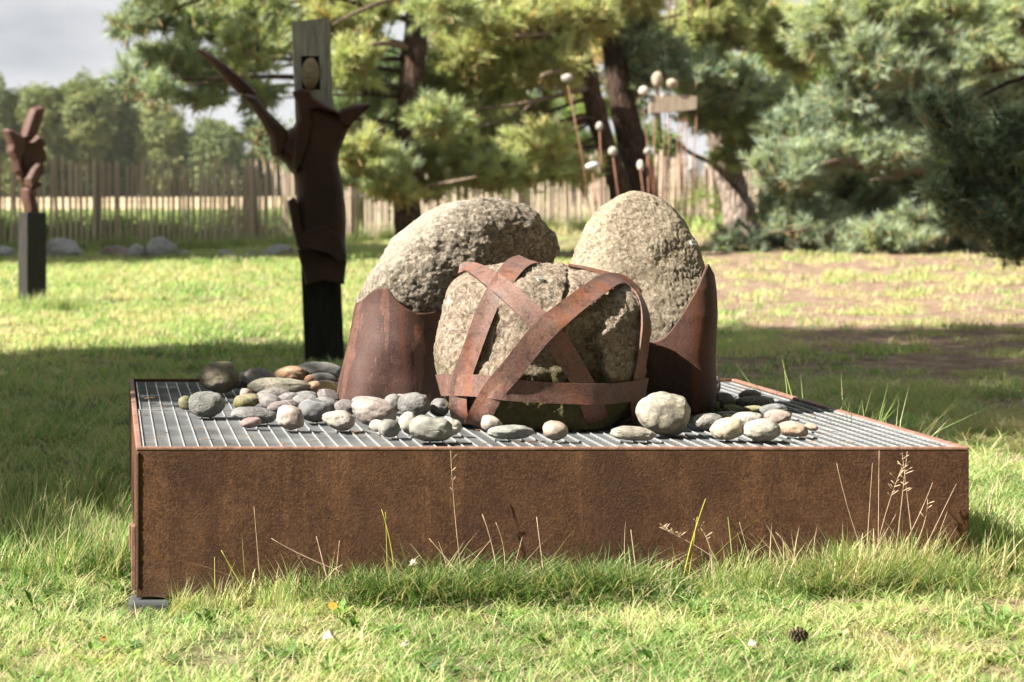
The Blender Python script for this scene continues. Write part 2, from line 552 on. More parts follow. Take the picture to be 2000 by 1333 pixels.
def leaf_mat(name, ramp_stops, dry=None, trans=0.35, dry_amt=0.0, val=0.35):
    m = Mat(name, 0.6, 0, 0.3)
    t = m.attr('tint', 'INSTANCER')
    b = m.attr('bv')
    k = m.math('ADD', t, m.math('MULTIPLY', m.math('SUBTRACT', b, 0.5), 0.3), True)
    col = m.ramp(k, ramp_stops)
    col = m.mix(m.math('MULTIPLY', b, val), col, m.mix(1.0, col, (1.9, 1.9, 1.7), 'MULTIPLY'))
    if dry is not None:
        col = m.mix(m.ramp(b, [(1 - dry_amt - 0.02, 0.0), (1 - dry_amt, 0.9)]), col, dry)
    m.color(col)
    m.translucent(m.mix(1.0, col, (1.25, 1.35, 0.8), 'MULTIPLY'), trans)
    return m.m
M_grass = leaf_mat('grass_blade', [(0.0, (0.05, 0.1, 0.025)), (0.3, (0.135, 0.245, 0.065)), (0.55, (0.29, 0.385, 0.14)), (0.8, (0.38, 0.36, 0.18)), (1.0, (0.43, 0.36, 0.22))],
                   (0.5, 0.42, 0.27), 0.4, 0.26)
M_straw = leaf_mat('dry_stalk', [(0.0, (0.42, 0.34, 0.22)), (1.0, (0.5, 0.38, 0.26))], None, 0.2)
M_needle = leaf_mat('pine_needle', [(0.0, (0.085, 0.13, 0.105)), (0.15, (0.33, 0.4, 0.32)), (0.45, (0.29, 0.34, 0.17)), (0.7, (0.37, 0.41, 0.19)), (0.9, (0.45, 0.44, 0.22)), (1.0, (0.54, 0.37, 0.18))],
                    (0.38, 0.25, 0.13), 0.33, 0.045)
M_leaf = leaf_mat('broad_leaf', [(0.0, (0.03, 0.06, 0.018)), (0.4, (0.1, 0.16, 0.04)), (0.7, (0.2, 0.26, 0.06)), (0.9, (0.34, 0.26, 0.045)), (1.0, (0.42, 0.2, 0.04))], None, 0.4)
M_far_leaf = leaf_mat('far_leaf', [(0.0, (0.07, 0.1, 0.05)), (0.5, (0.13, 0.165, 0.075)), (1.0, (0.24, 0.25, 0.105))], None, 0.3)

m = Mat('lawn_soil', 0.95, 0, 0.1)
pos = m.n('ShaderNodeNewGeometry').outputs['Position']
a = m.noise(pos, 0.55, 6, 0.62)
b = m.noise(pos, 5, 5, 0.65)
c = m.noise(pos, 24, 6, 0.75)
green = m.ramp(b, [(0.3, (0.08, 0.085, 0.035)), (0.5, (0.15, 0.145, 0.07)), (0.7, (0.27, 0.22, 0.145))])
litter = m.ramp(b, [(0.3, (0.06, 0.04, 0.026)), (0.43, (0.2, 0.135, 0.095)), (0.58, (0.3, 0.22, 0.165)), (0.75, (0.36, 0.285, 0.22))])
xyz = m.sep(pos)
lx = m.ramp(m.math('MULTIPLY', m.math('ADD', xyz[0], m.math('MULTIPLY', xyz[1], -0.2)), 0.25), [(0.0, 0.0), (0.5, 1.0)])
lit = m.math('ADD', m.math('MULTIPLY', lx, 0.55), m.math('MULTIPLY', m.math('SUBTRACT', a, 0.5), 1.6), True)
col = m.mix(m.ramp(lit, [(0.12, 0.0), (0.42, 1.0)]), green, litter)
col = m.mix(m.ramp(c, [(0.38, 0.75), (0.5, 0.0)]), col, (0.035, 0.028, 0.018))
m.color(col)
m.bump((b, 0.7, 0.08), (c, 0.9, 0.02))
M_ground = m.m
m = Mat('stubble_field', 0.95, 0, 0.1)
pos = m.n('ShaderNodeNewGeometry').outputs['Position']
m.color(m.ramp(m.noise(pos, 0.15, 6, 0.7), [(0.3, (0.33, 0.25, 0.155)), (0.7, (0.48, 0.38, 0.25))]))
M_field = m.m

# ------------------------------------------------------------------ scatter by geometry nodes (for what nobody could count)
def proto_collection(name, meshes):
    c = bpy.data.collections.new(name)
    for i, me in enumerate(meshes):
        c.objects.link(bpy.data.objects.new('%s_%02d' % (name, i), me))
    return c

_ng = {}
def scatter_group(coll):
    if coll.name in _ng:
        return _ng[coll.name]
    g = bpy.data.node_groups.new('scatter_' + coll.name, 'GeometryNodeTree')
    g.interface.new_socket('Geometry', in_out='INPUT', socket_type='NodeSocketGeometry')
    g.interface.new_socket('Geometry', in_out='OUTPUT', socket_type='NodeSocketGeometry')
    gi, go = g.nodes.new('NodeGroupInput'), g.nodes.new('NodeGroupOutput')
    ci = g.nodes.new('GeometryNodeCollectionInfo')
    ci.inputs['Collection'].default_value = coll
    ci.inputs['Separate Children'].default_value = True
    ci.inputs['Reset Children'].default_value = True
    ip = g.nodes.new('GeometryNodeInstanceOnPoints')
    def named(n, t):
        nd = g.nodes.new('GeometryNodeInputNamedAttribute')
        nd.data_type = t
        nd.inputs['Name'].default_value = n
        return nd.outputs['Attribute']
    ip.inputs['Pick Instance'].default_value = True
    L = g.links.new
    L(gi.outputs[0], ip.inputs['Points'])
    L(ci.outputs[0], ip.inputs['Instance'])
    L(named('idx', 'INT'), ip.inputs['Instance Index'])
    L(named('rot', 'FLOAT_VECTOR'), ip.inputs['Rotation'])
    L(named('scl', 'FLOAT_VECTOR'), ip.inputs['Scale'])
    L(ip.outputs[0], go.inputs[0])
    _ng[coll.name] = g
    return g

def scatter(name, pts, rot, scl, tint, coll, parent=None, idx=None, kind='stuff'):
    pts = np.asarray(pts, float)
    n = len(pts)
    if parent is not None:
        pts = pts - np.array(world_loc(parent))
    me = bpy.data.meshes.new(name)
    me.vertices.add(n)
    me.vertices.foreach_set('co', pts.astype(np.float32).ravel())
    scl = np.asarray(scl, float)
    if scl.ndim == 1:
        scl = np.repeat(scl[:, None], 3, 1)
    for nm, ty, key, val in (('rot', 'FLOAT_VECTOR', 'vector', rot), ('scl', 'FLOAT_VECTOR', 'vector', scl), ('tint', 'FLOAT', 'value', tint)):
        at = me.attributes.new(nm, ty, 'POINT')
        at.data.foreach_set(key, np.asarray(val, np.float32).ravel())
    at = me.attributes.new('idx', 'INT', 'POINT')
    at.data.foreach_set('value', (np.asarray(idx) if idx is not None else rng.integers(0, len(coll.objects), n)).astype(np.int32))
    o = bpy.data.objects.new(name, me)
    COL.objects.link(o)
    if parent is not None:
        o.parent = parent
    md = o.modifiers.new('scatter', 'NODES')
    md.node_group = scatter_group(coll)
    o['kind'] = kind
    return o

def with_bv(me, bv):
    a = me.attributes.new('bv', 'FLOAT', 'POINT')
    a.data.foreach_set('value', np.asarray(bv, np.float32))
    return me

def grass_clump(name, mat, n, r, h, w, bend, seed, segs=3, lean=0.5, flat=0.0):
    rs = random.Random(seed)
    V, Fc, bv = [], [], []
    for _ in range(n):
        a, q = rs.uniform(0, 6.283), r * math.sqrt(rs.random())
        bx, by = q * math.cos(a), q * math.sin(a)
        az = rs.uniform(0, 6.283)
        hh = h * rs.uniform(0.45, 1.1)
        ln = lean * rs.uniform(0.1, 1.0) * hh
        bd = bend * rs.uniform(0.2, 1.2) * hh
        dx, dy = math.cos(az), math.sin(az)
        px_, py_ = -dy, dx
        ww = w * rs.uniform(0.6, 1.2)
        val = rs.random()
        o = len(V)
        for s in range(segs + 1):
            t = s / segs
            off = ln * t + bd * t * t
            z = hh * (t - 0.35 * flat * t * t - 0.25 * (bd / hh) * t * t * t)
            x, y = bx + dx * off, by + dy * off
            k = ww * (1 - t ** 1.6) * 0.5
            if s < segs:
                V += [(x - px_ * k, y - py_ * k, z), (x + px_ * k, y + py_ * k, z)]
                bv += [val, val]
            else:
                V.append((x, y, z))
                bv.append(val)
        for s in range(segs - 1):
            Fc.append((o + 2 * s, o + 2 * s + 1, o + 2 * s + 3, o + 2 * s + 2))
        e = o + 2 * (segs - 1)
        Fc.append((e, e + 1, e + 2))
    me = mesh(name, V, Fc)
    me.materials.append(mat)
    return with_bv(me, bv)

C_lawn = proto_collection('lawn_clump', [grass_clump('lawn', M_grass, 22, 0.05, 0.06, 0.0042, 0.9, 100 + i, 3, 1.15, 0.4) for i in range(8)])
C_tall = proto_collection('tall_clump', [grass_clump('tall', M_grass, 26, 0.045, 0.16, 0.0042, 0.5, 200 + i, 4, 0.45) for i in range(7)])
C_far = proto_collection('sward', [grass_clump('sward', M_grass, 46, 0.17, 0.075, 0.011, 0.6, 300 + i, 2, 0.7, 0.3) for i in range(6)])
C_feather = proto_collection('feather', [grass_clump('feather', M_grass, 60, 0.06, 0.075, 0.0026, 0.9, 350 + i, 2, 1.1, 0.2) for i in range(4)])

def needle_tuft(name, seed, n=44):
    rs = random.Random(seed)
    V, Fc, bv = [], [], []
    for i in range(n):
        t = rs.random()
        z0 = -0.08 + 0.17 * t
        az = rs.uniform(0, 6.283)
        el = rs.uniform(0.25, 1.0) if t > 0.6 else rs.uniform(0.7, 1.25)
        L = rs.uniform(0.07, 0.105)
        d = Vector((math.sin(el) * math.cos(az), math.sin(el) * math.sin(az), math.cos(el)))
        s = d.cross(Vector((rs.uniform(-1, 1), rs.uniform(-1, 1), 1))).normalized() * 0.0048
        b = Vector((0, 0, z0))
        o = len(V)
        V += [b - s, b + s, b + d * L]
        Fc.append((o, o + 1, o + 2))
        bv += [rs.random()] * 3
    o = len(V)
    for k in range(3):
        a = k * 2.094
        V += [(0.006 * math.cos(a), 0.006 * math.sin(a), -0.14), (0.004 * math.cos(a), 0.004 * math.sin(a), 0.08)]
        bv += [0.99, 0.99]
    for k in range(3):
        j = (k + 1) % 3
        Fc.append((o + 2 * k, o + 2 * j, o + 2 * j + 1, o + 2 * k + 1))
    me = mesh(name, V, Fc)
    me.materials.append(M_needle)
    return with_bv(me, bv)
C_needle = proto_collection('needle_tuft', [needle_tuft('needles', 400 + i) for i in range(6)])

def leaf_clump(name, mat, seed, n, r, size):
    rs = random.Random(seed)
    V, Fc, bv = [], [], []
    for i in range(n):
        d = Vector((rs.gauss(0, 1), rs.gauss(0, 1), rs.gauss(0, 1))).normalized() * r * rs.random() ** 0.5
        nrm = (Vector((rs.uniform(-1, 1), rs.uniform(-1, 1), rs.uniform(0.1, 1.2)))).normalized()
        a = nrm.cross(Vector((rs.uniform(-1, 1), rs.uniform(-1, 1), rs.uniform(-1, 1)))).normalized()
        b = nrm.cross(a)
        s = size * rs.uniform(0.6, 1.2)
        o = len(V)
        V += [d - a * s * 0.5, d + b * s * 0.28 + nrm * s * 0.08, d + a * s * 0.5, d - b * s * 0.28 + nrm * s * 0.08]
        Fc += [(o, o + 1, o + 2), (o, o + 2, o + 3)]
        bv += [rs.random()] * 4
    me = mesh(name, V, Fc, False)
    me.materials.append(mat)
    return with_bv(me, bv)
C_leaf = proto_collection('leaf_clump', [leaf_clump('leaves', M_leaf, 500 + i, 46, 0.34, 0.13) for i in range(5)])
C_far_leaf = proto_collection('far_leaf_clump', [leaf_clump('far_leaves', M_far_leaf, 540 + i, 60, 1.0, 0.5) for i in range(4)])

# ------------------------------------------------------------------ the air: faint haze round camera and scene
bm = bmesh.new()
bm_box(bm, (-520, -90, -3), (720, 1520, 45))
mh = bpy.data.materials.new('haze')
mh.use_nodes = True
mh.node_tree.nodes.clear()
h_out = mh.node_tree.nodes.new('ShaderNodeOutputMaterial')
h_vol = mh.node_tree.nodes.new('ShaderNodeVolumePrincipled')
h_vol.inputs['Color'].default_value = (0.86, 0.9, 0.96, 1)
h_vol.inputs['Density'].default_value = 0.00009
mh.node_tree.links.new(h_vol.outputs[0], h_out.inputs['Volume'])
add('haze', bm_mesh('haze', bm), mh, kind='stuff')
scene.cycles.volume_bounces = 0

# ------------------------------------------------------------------ the ground
xs = np.unique(np.concatenate([np.linspace(-1.2, 3.4, 70), np.linspace(-4, 9, 66), np.linspace(-30, 45, 76), np.linspace(-480, 680, 41)]))
ys = np.unique(np.concatenate([np.linspace(4.8, 9.6, 74), np.linspace(9.6, 24, 60), np.linspace(24, 60, 50), np.linspace(60, 300, 40), np.linspace(-80, 4.8, 14), np.linspace(300, 1480, 12)]))
gx, gy = np.meshgrid(xs, ys)
gzv = ground_z(gx, gy)
V = np.stack([gx, gy, gzv], -1).reshape(-1, 3)
nx = len(xs)
Fc = [(j * nx + i, j * nx + i + 1, (j + 1) * nx + i + 1, (j + 1) * nx + i) for j in range(len(ys) - 1) for i in range(nx - 1)]
add('ground', mesh('ground', V, Fc), M_ground, kind='structure')
xs2, ys2 = np.linspace(-300, 420, 60), np.linspace(104, 262, 30)
fx, fy = np.meshgrid(xs2, ys2)
V = np.stack([fx, fy, ground_z(fx, fy) + 0.05], -1).reshape(-1, 3)
Fc = [(j * 60 + i, j * 60 + i + 1, (j + 1) * 60 + i + 1, (j + 1) * 60 + i) for j in range(29) for i in range(59)]
add('field', mesh('field', V, Fc), M_field, kind='structure')

# ------------------------------------------------------------------ the platform: steel box with two gratings
W0, W1, D0, D1, TOP = S(266 - PX, 6.48), S(1893 - PX, 6.48), 6.48, 8.9, 0.434
TH = 0.014
plat = thing('platform', 'low square rusty steel platform with a galvanised grating on top', 'platform', ((W0 + W1) / 2, (D0 + D1) / 2, 0))
def plate(name, lo, hi, mat, bev=0.003):
    bm = bmesh.new()
    bm_box(bm, lo, hi, bev)
    return add(name, bm_mesh(name, bm), mat, plat)
plate('front_panel', (W0, D0, 0.0), (W1, D0 + TH, TOP - 0.012), M_box)
plate('front_rim', (W0, D0 - 0.001, TOP - 0.0115), (W1, D0 + TH, TOP), M_rim, 0.004)
plate('back_panel', (W0, D1 - TH, 0.0), (W1, D1, TOP), M_box)
plate('side_panel', (W0 + 0.0, D0 + TH + 0.001, 0.02), (W0 + TH, D1 - TH - 0.001, TOP - 0.012), M_box)
plate('side_rim', (W0 - 0.001, D0 + TH + 0.001, TOP - 0.0115), (W0 + TH + 0.003, D1 - TH - 0.001, TOP), M_rim, 0.004)
plate('side_panel', (W1 - TH, D0 + TH + 0.001, 0.02), (W1, D1 - TH - 0.001, TOP - 0.012), M_box)
plate('side_rim', (W1 - TH - 0.008, D0 + TH + 0.001, TOP - 0.0115), (W1 + 0.001, D1 - TH - 0.001, TOP), M_rim, 0.004)
plate('corner_strip', (W0 - 0.014, D0 + 0.006, 0.02), (W0 - 0.0015, D0 + 0.03, 0.205), M_rim, 0.002)
plate('corner_strip', (W0 - 0.02, D0 + 0.032, 0.135), (W0 - 0.0015, D0 + 0.06, 0.205), M_rim, 0.002)
bm = bmesh.new()
bm_box(bm, (W0 + TH, D0 + TH, 0.02), (W1 - TH, D1 - TH, 0.03))
add('base_plate', bm_mesh('base_plate', bm), M_dark_rust, plat)
mw = Mat('weld_bead', 0.6, 0, 0.3)
mw.color((0.03, 0.018, 0.013))
mb = MB()
zz = np.linspace(0.03, TOP - 0.015, 60)
mb.tube([(W0 + 0.006, D0 - 0.0005, z) for z in zz], [0.0035 * (0.7 + 0.5 * random.random()) for z in zz], 6)
add('weld_seam', mb.mesh('weld_seam'), mw.m, plat)

bar_bm = bmesh.new()
bm_box(bar_bm, (-0.0018, -0.5, -0.03), (0.0018, 0.5, 0.0), 0.0006)
bar_me = bm_mesh('bearing_bar', bar_bm)
bar_me.materials.append(M_galv)
NB = 58
for gi, (y0, y1, zt, xo) in enumerate(((D0 + TH + 0.006, 7.655, TOP - 0.004, 0.0), (7.668, D1 - TH - 0.006, TOP - 0.012, -0.012))):
    x0, x1 = W0 + TH + 0.006 + (0.006 if gi else 0), W1 - TH - 0.012
    ge = MB()
    bm = bmesh.new()
    bm_box(bm, (x0, y0, zt - 0.032), (x0 + 0.004, y1, zt + 0.001))
    bm_box(bm, (x1 - 0.004, y0, zt - 0.032), (x1, y1, zt + 0.001))
    bm_box(bm, (x0 + 0.0045, y0, zt - 0.032), (x1 - 0.0045, y0 + 0.004, zt + 0.0005))
    bm_box(bm, (x0 + 0.0045, y1 - 0.004, zt - 0.032), (x1 - 0.0045, y1, zt + 0.0005))
    grat = add('grating', bm_mesh('grating', bm), M_galv, plat)
    ny = int((y1 - y0) / 0.0385)
    bm = bmesh.new()
    for k in range(1, ny):
        y = y0 + (y1 - y0) * k / ny
        bm_box(bm, (x0 + 0.005, y - 0.0015, zt - 0.03), (x1 - 0.005, y + 0.0015, zt - 0.003))
    add('cross_bars', bm_mesh('cross_bars', bm), M_galv_d, grat, kind='stuff')
    for k in range(1, NB):
        x = x0 + (x1 - x0) * k / NB + xo * 0.3
        o = bpy.data.objects.new('bearing_bar', bar_me)
        COL.objects.link(o)
        o.parent = grat
        o.location = Vector((x, (y0 + y1) / 2, zt)) - world_loc(grat)
        o.scale = (1, y1 - y0 - 0.012, 1)
bm = bmesh.new()
bm_box(bm, (W0 - 0.02, D0 - 0.03, -0.13), (W0 + 0.1, D0 + 0.1, -0.006), 0.01)
me = bm_mesh('support_block', bm)
mblk = Mat('dark_slate_block', 0.8, 0, 0.3)
mblk.color((0.05, 0.055, 0.06))
single('support_block', me, mblk.m, 'dark grey stone block under the front left corner of the rusty platform', 'block', (W0 + 0.04, D0 + 0.03, -0.13))

# ------------------------------------------------------------------ boulders
def ico(sub):
    bm = bmesh.new()
    bmesh.ops.create_icosphere(bm, subdivisions=sub, radius=1)
    v = np.array([tuple(q.co) for q in bm.verts])
    f = [tuple(q.index for q in fc.verts) for fc in bm.faces]
    bm.free()
    return v, f
ICO = {k: ico(k) for k in (3, 4, 5, 6, 7)}

def blob(outline, d0, front, back, ksin=0.8, kcos=0.75, sub=6):
    """outline: photo pixels round the silhouette at distance d0; front/back: half depths"""
    n, f = ICO[sub]
    pts = np.array([tuple(P(x, y, d0)) for x, y in outline])
    c = pts.mean(0)
    ang = np.arctan2(pts[:, 2] - c[2], pts[:, 0] - c[0])
    rad = np.hypot(pts[:, 2] - c[2], pts[:, 0] - c[0])
    o = np.argsort(ang)
    ang, rad = ang[o], rad[o]
    A = np.concatenate([ang - 2 * np.pi, ang, ang + 2 * np.pi])
    Rr = np.concatenate([rad, rad, rad])
    th = np.arctan2(n[:, 2], n[:, 0])
    fine = np.linspace(-np.pi, np.pi, 721)
    r = np.interp(fine, A, Rr)
    ker = np.hanning(17); ker /= ker.sum()
    r = np.convolve(np.concatenate([r[-9:-1], r, r[1:9]]), ker, 'valid')
    rr = np.interp(th, fine, r)
    sv = np.sqrt(np.clip(1 - n[:, 1] ** 2, 0, 1))
    cv = n[:, 1]
    dep = np.where(cv < 0, front, back)
    sk, ck = sv ** ksin, np.sign(cv) * np.abs(cv) ** kcos
    c = np.array([c[0], d0, c[2]])
    return turn(np.stack([c[0] + rr * sk * np.cos(th), d0 + dep * ck, c[2] + rr * sk * np.sin(th)], -1), c), f, c

def turn(V, c):
    a = -math.atan2(c[0], c[1])
    q = V - np.array(c)
    return np.stack([q[:, 0] * math.cos(a) - q[:, 1] * math.sin(a), q[:, 0] * math.sin(a) + q[:, 1] * math.cos(a), q[:, 2]], -1) + np.array(c)

def cut(V, nrm, dist, c, keep=0.15):
    nrm = np.array(nrm, float); nrm /= np.linalg.norm(nrm)
    s = (V - c) @ nrm - dist
    over = np.clip(s, 0, None)
    return V - nrm * (over * (1 - keep))[:, None]

def roughen(V, f, amps, seed=0.0):
    me = mesh('tmp', V, f)
    nr = np.zeros(len(V) * 3, np.float32)
    me.vertex_normals.foreach_get('vector', nr)
    nr = nr.reshape(-1, 3)
    bpy.data.meshes.remove(me)
    h = 0
    for freq, amp, octs in amps:
        h = h + amp * fbm(V, freq, octs, seed + freq)
    return V + nr * h[:, None]

def loft(spine, sub_n=90, sides=120, depth=1.0):
    """spine: (x px, y px, distance, in-plane radius px) rows; ellipse sections square to the spine"""
    sp = curve_pts(spine, sub_n)
    V = []
    cen = np.array([tuple(P(a[0], a[1], a[2])) for a in sp])
    for i in range(sub_n):
        t = cen[min(i + 1, sub_n - 1)] - cen[max(i - 1, 0)]
        t[1] = 0
        t /= np.linalg.norm(t) + 1e-9
        u = np.array((t[2], 0, -t[0]))
        q = i / (sub_n - 1)
        cap = math.sqrt(max(0.0, 1 - max(0, (q - 0.86) / 0.14) ** 2)) if q > 0.86 else 1.0
        r = max(S(sp[i][3], sp[i][2]) * cap, 1e-4)
        for k in range(sides):
            a = 2 * math.pi * k / sides
            ca, sa = math.cos(a), math.sin(a)
            V.append(cen[i] + u * r * np.sign(ca) * abs(ca) ** 0.9 + np.array((0, 1, 0)) * r * depth * np.sign(sa) * abs(sa) ** 0.9)
    f = [(i * sides + k, i * sides + (k + 1) % sides, (i + 1) * sides + (k + 1) % sides, (i + 1) * sides + k) for i in range(sub_n - 1) for k in range(sides)]
    V.append(cen[0]); V.append(cen[-1])
    f += [(len(V) - 2, (k + 1) % sides, k) for k in range(sides)]
    f += [(len(V) - 1, (sub_n - 1) * sides + k, (sub_n - 1) * sides + (k + 1) % sides) for k in range(sides)]
    return np.array(V), f

def screw_head(parent, at, nrm, r, mat):
    bm = bmesh.new()
    q = Vector(nrm).to_track_quat('Z', 'Y').to_matrix().to_4x4()
    M = Matrix.Translation(at) @ q
    bmesh.ops.create_cone(bm, cap_ends=True, segments=18, radius1=r, radius2=r * 0.82, depth=r * 0.5, matrix=M @ Matrix.Translation((0, 0, r * 0.2)))
    head = add('bolt', bm_mesh('bolt', bm), mat, parent)
    for s in (-1, 1):
        bm = bmesh.new()
        bm_box(bm, (-r * 0.8, s * r * 0.42 - r * 0.28, r * 0.4), (r * 0.8, s * r * 0.42 + r * 0.28, r * 0.62), r * 0.08)
        bm.transform(M)
        add('bolt_lip', bm_mesh('bolt_lip', bm), mat, head)
mbolt = Mat('bolt_metal', 0.4, 0.6, 0.5)
mbolt.color((0.4, 0.4, 0.37))
M_bolt = mbolt.m

# middle boulder, strapped
DC = 7.22
sx_ = lambda q: [(1060 + (x - 1060) * 0.97, 690 + (y - 690) * (0.985 if y < 690 else 1)) for x, y in q]
out_c = sx_([(858, 650), (862, 600), (876, 558), (898, 534), (940, 522), (1000, 517), (1060, 518), (1115, 527), (1170, 541), (1215, 556), (1246, 582), (1260, 625),
         (1264, 680), (1262, 730), (1254, 775), (1240, 812), (1200, 834), (1120, 838), (1000, 838), (925, 834), (885, 812), (868, 765), (860, 705)])
Vc, Fcx, cc = blob(out_c, DC, 0.36, 0.3, 0.72, 0.72, 7)
zc = (Vc[:, 2] - TOP) / 0.5
und = 1 - sstep(0.0, 0.32, zc)
Vc[:, 1] += np.where(Vc[:, 1] < DC, 1, 0) * -0.05 * und
Vc = cut(Vc, (0.72, -0.62, 0.12), 0.365, cc, 0.25)
Vc = cut(Vc, (-0.75, -0.6, 0.1), 0.33, cc, 0.3)
Vc = cut(Vc, (0.1, -0.72, 0.62), 0.32, cc, 0.2)
Vc = cut(Vc, (0.05, -0.95, -0.25), 0.325, cc, 0.2)
Vc = cut(Vc, (0.55, -0.7, -0.45), 0.34, cc, 0.25)
Vc[:, 2] = np.maximum(Vc[:, 2], TOP + 0.001)
Vbase = Vc.copy()
# a crack and a broken step on the right of the front face
Vr = roughen(Vc, Fcx, [(3.2, 0.03, 3), (9, 0.012, 3), (30, 0.006, 4), (90, 0.004, 3)], 2.0)
pxx = Vr[:, 0] / Vr[:, 1] * F + PX
pyy = PY - (Vr[:, 2] - CAM_H) / Vr[:, 1] * F
step_x = 1160 + 25 * fbm(Vr, 9, 3, 5.0) * 2
inside = sstep(0, 26, pxx - 1105) * sstep(0, 14, step_x + 20 - pxx) * sstep(610, 660, pyy) * sstep(0, 30, 770 - pyy) * (Vr[:, 1] < DC)
Vr[:, 1] += 0.05 * inside
crack = np.exp(-((pxx - (1112 - (pyy - 540) * 0.12 + 10 * fbm(Vr, 14, 3, 1.0))) / 4.0) ** 2) * sstep(0, 10, pyy - 520) * sstep(0, 14, 600 - pyy) * (Vr[:, 1] < DC)
Vr[:, 1] += 0.025 * crack
Vr[:, 2] = np.maximum(Vr[:, 2], TOP + 0.001)
tb = thing('strapped_boulder', 'middle boulder bound with criss-crossing rusty steel straps, in front of two taller boulders', 'boulder', (float(cc[0]), DC, TOP))
add('boulder', mesh('boulder', Vr, Fcx), M_boulder_c, tb)
bvh = BVHTree.FromPolygons([tuple(v) for v in Vbase], Fcx)
cam_o = Vector((0, 0, CAM_H))
def hit(x, y):
    d = (P(x, y, 7.0) - cam_o).normalized()
    loc, nr, _i, _d = bvh.ray_cast(cam_o, d)
    if loc is None:
        loc, nr, _i, _d = bvh.find_nearest(P(x, y, DC))
    return loc, nr
def strap(name, pts, order, ext=0.0):
    """pts: (x px, y px, width px); a hugging ribbon of steel"""
    cp = curve_pts(pts, 46)
    C3, N3 = [], []
    for x, y, w in cp:
        l, nr = hit(x, y)
        C3.append(np.array(l)); N3.append(np.array(nr))
    C3, N3 = np.array(C3), np.array(N3)
    for _ in range(3):
        C3[1:-1] = (C3[:-2] + C3[1:-1] * 2 + C3[2:]) / 4
    for _ in range(12):
        N3[1:-1] = (N3[:-2] + N3[1:-1] + N3[2:]) / 3
    N3 /= np.linalg.norm(N3, axis=1)[:, None]
    N3 = N3 * 0.6 + np.array([0, -0.55, 0.05])
    N3 /= np.linalg.norm(N3, axis=1)[:, None]
    T = np.gradient(C3, axis=0)
    T /= np.linalg.norm(T, axis=1)[:, None] + 1e-9
    off, th = 0.014 + 0.0025 * order, 0.0075
    V, K = [], 7
    for i in range(len(C3)):
        B = np.cross(T[i], N3[i]); B /= np.linalg.norm(B)
        hw = S(cp[i][2] * 1.14, 7.0) / 2
        lows, highs = [], []
        for k in range(K):
            q = C3[i] + B * hw * (2 * k / (K - 1) - 1)
            l, nr, _a, _b = bvh.find_nearest(Vector(q))
            lift = max(0.0, float(np.dot(np.array(l) - q, N3[i])))
            q = q + N3[i] * (off + lift * 0.8)
            lows.append(q); highs.append(q + N3[i] * th)
        V += highs + lows[::-1]
    n2_ = 2 * K
    f = [(i * n2_ + k, i * n2_ + (k + 1) % n2_, (i + 1) * n2_ + (k + 1) % n2_, (i + 1) * n2_ + k) for i in range(len(C3) - 1) for k in range(n2_)]
    f += [tuple(range(n2_))[::-1], tuple((len(C3) - 1) * n2_ + k for k in range(n2_))]
    V = np.array(V)
    V[:, 2] = np.maximum(V[:, 2], TOP + 0.003)
    me = mesh(name, V, f)
    bm = bmesh.new(); bm.from_mesh(me)
    bmesh.ops.recalc_face_normals(bm, faces=bm.faces)
    for e in bm.edges:
        if len(e.link_faces) == 2 and e.calc_face_angle(0) > R(50):
            e.smooth = False
    bm.to_mesh(me); bm.free()
    return add(name, me, M_strap, tb)
strap('strap', [(1032, 516, 42), (1010, 524, 40), (990, 545, 36), (963, 588, 34), (943, 636, 34), (924, 690, 34), (906, 742, 36), (900, 790, 34), (910, 838, 44)], 0)
strap('strap', [(901, 537, 22), (910, 533, 27), (925, 531, 30), (950, 546, 32), (980, 566, 34), (1019, 599, 34), (1063, 640, 38), (1097, 684, 38), (1127, 732, 36), (1150, 778, 38), (1166, 838, 46)], 1)
strap('strap', [(1262, 566, 20), (1235, 553, 26), (1205, 550, 30), (1172, 563, 33), (1128, 593, 34), (1096, 617, 36), (1063, 643, 38), (1030, 679, 38), (995, 726, 38), (969, 760, 38), (944, 805, 40), (924, 838, 44)], 2)
strap('strap', [(1108, 521, 6), (1150, 531, 12), (1190, 543, 20), (1222, 556, 26), (1243, 585, 24), (1252, 628, 22), (1248, 684, 22), (1239, 734, 22), (1233, 779, 24), (1240, 832, 26)], 0)
strap('strap', [(864, 750, 38), (876, 751, 38), (900, 753, 36), (941, 754, 38), (985, 759, 38), (1052, 764, 36), (1107, 766, 36), (1163, 767, 36), (1224, 760, 36), (1252, 755, 36)], 3)
l, nr = hit(1055, 549)
screw_head(tb, l + nr * 0.004, nr, 0.012, M_bolt)

# left boulder in its steel sleeve
DL = 8.0
Vl, Fl = loft([(764, 782, DL, 84), (768, 700, DL, 88), (784, 620, DL, 80), (826, 542, DL - 0.05, 84), (888, 485, DL - 0.08, 86), (948, 462, DL - 0.08, 76), (1004, 466, DL - 0.05, 62), (1046, 492, DL, 46), (1072, 520, DL, 34)], 230, 240, 1.0)
Vl = roughen(Vl, Fl, [(2.6, 0.035, 3), (8, 0.014, 3), (26, 0.007, 4), (80, 0.0045, 3)], 7.0)
Vl[:, 2] = np.maximum(Vl[:, 2], TOP + 0.001)
tl = thing('sleeved_boulder', 'left boulder leaning right like a bean out of a rusty steel sleeve', 'boulder', (S(764 - PX, DL), DL, TOP))
add('boulder', mesh('boulder', Vl, Fl), M_boulder_l, tl)

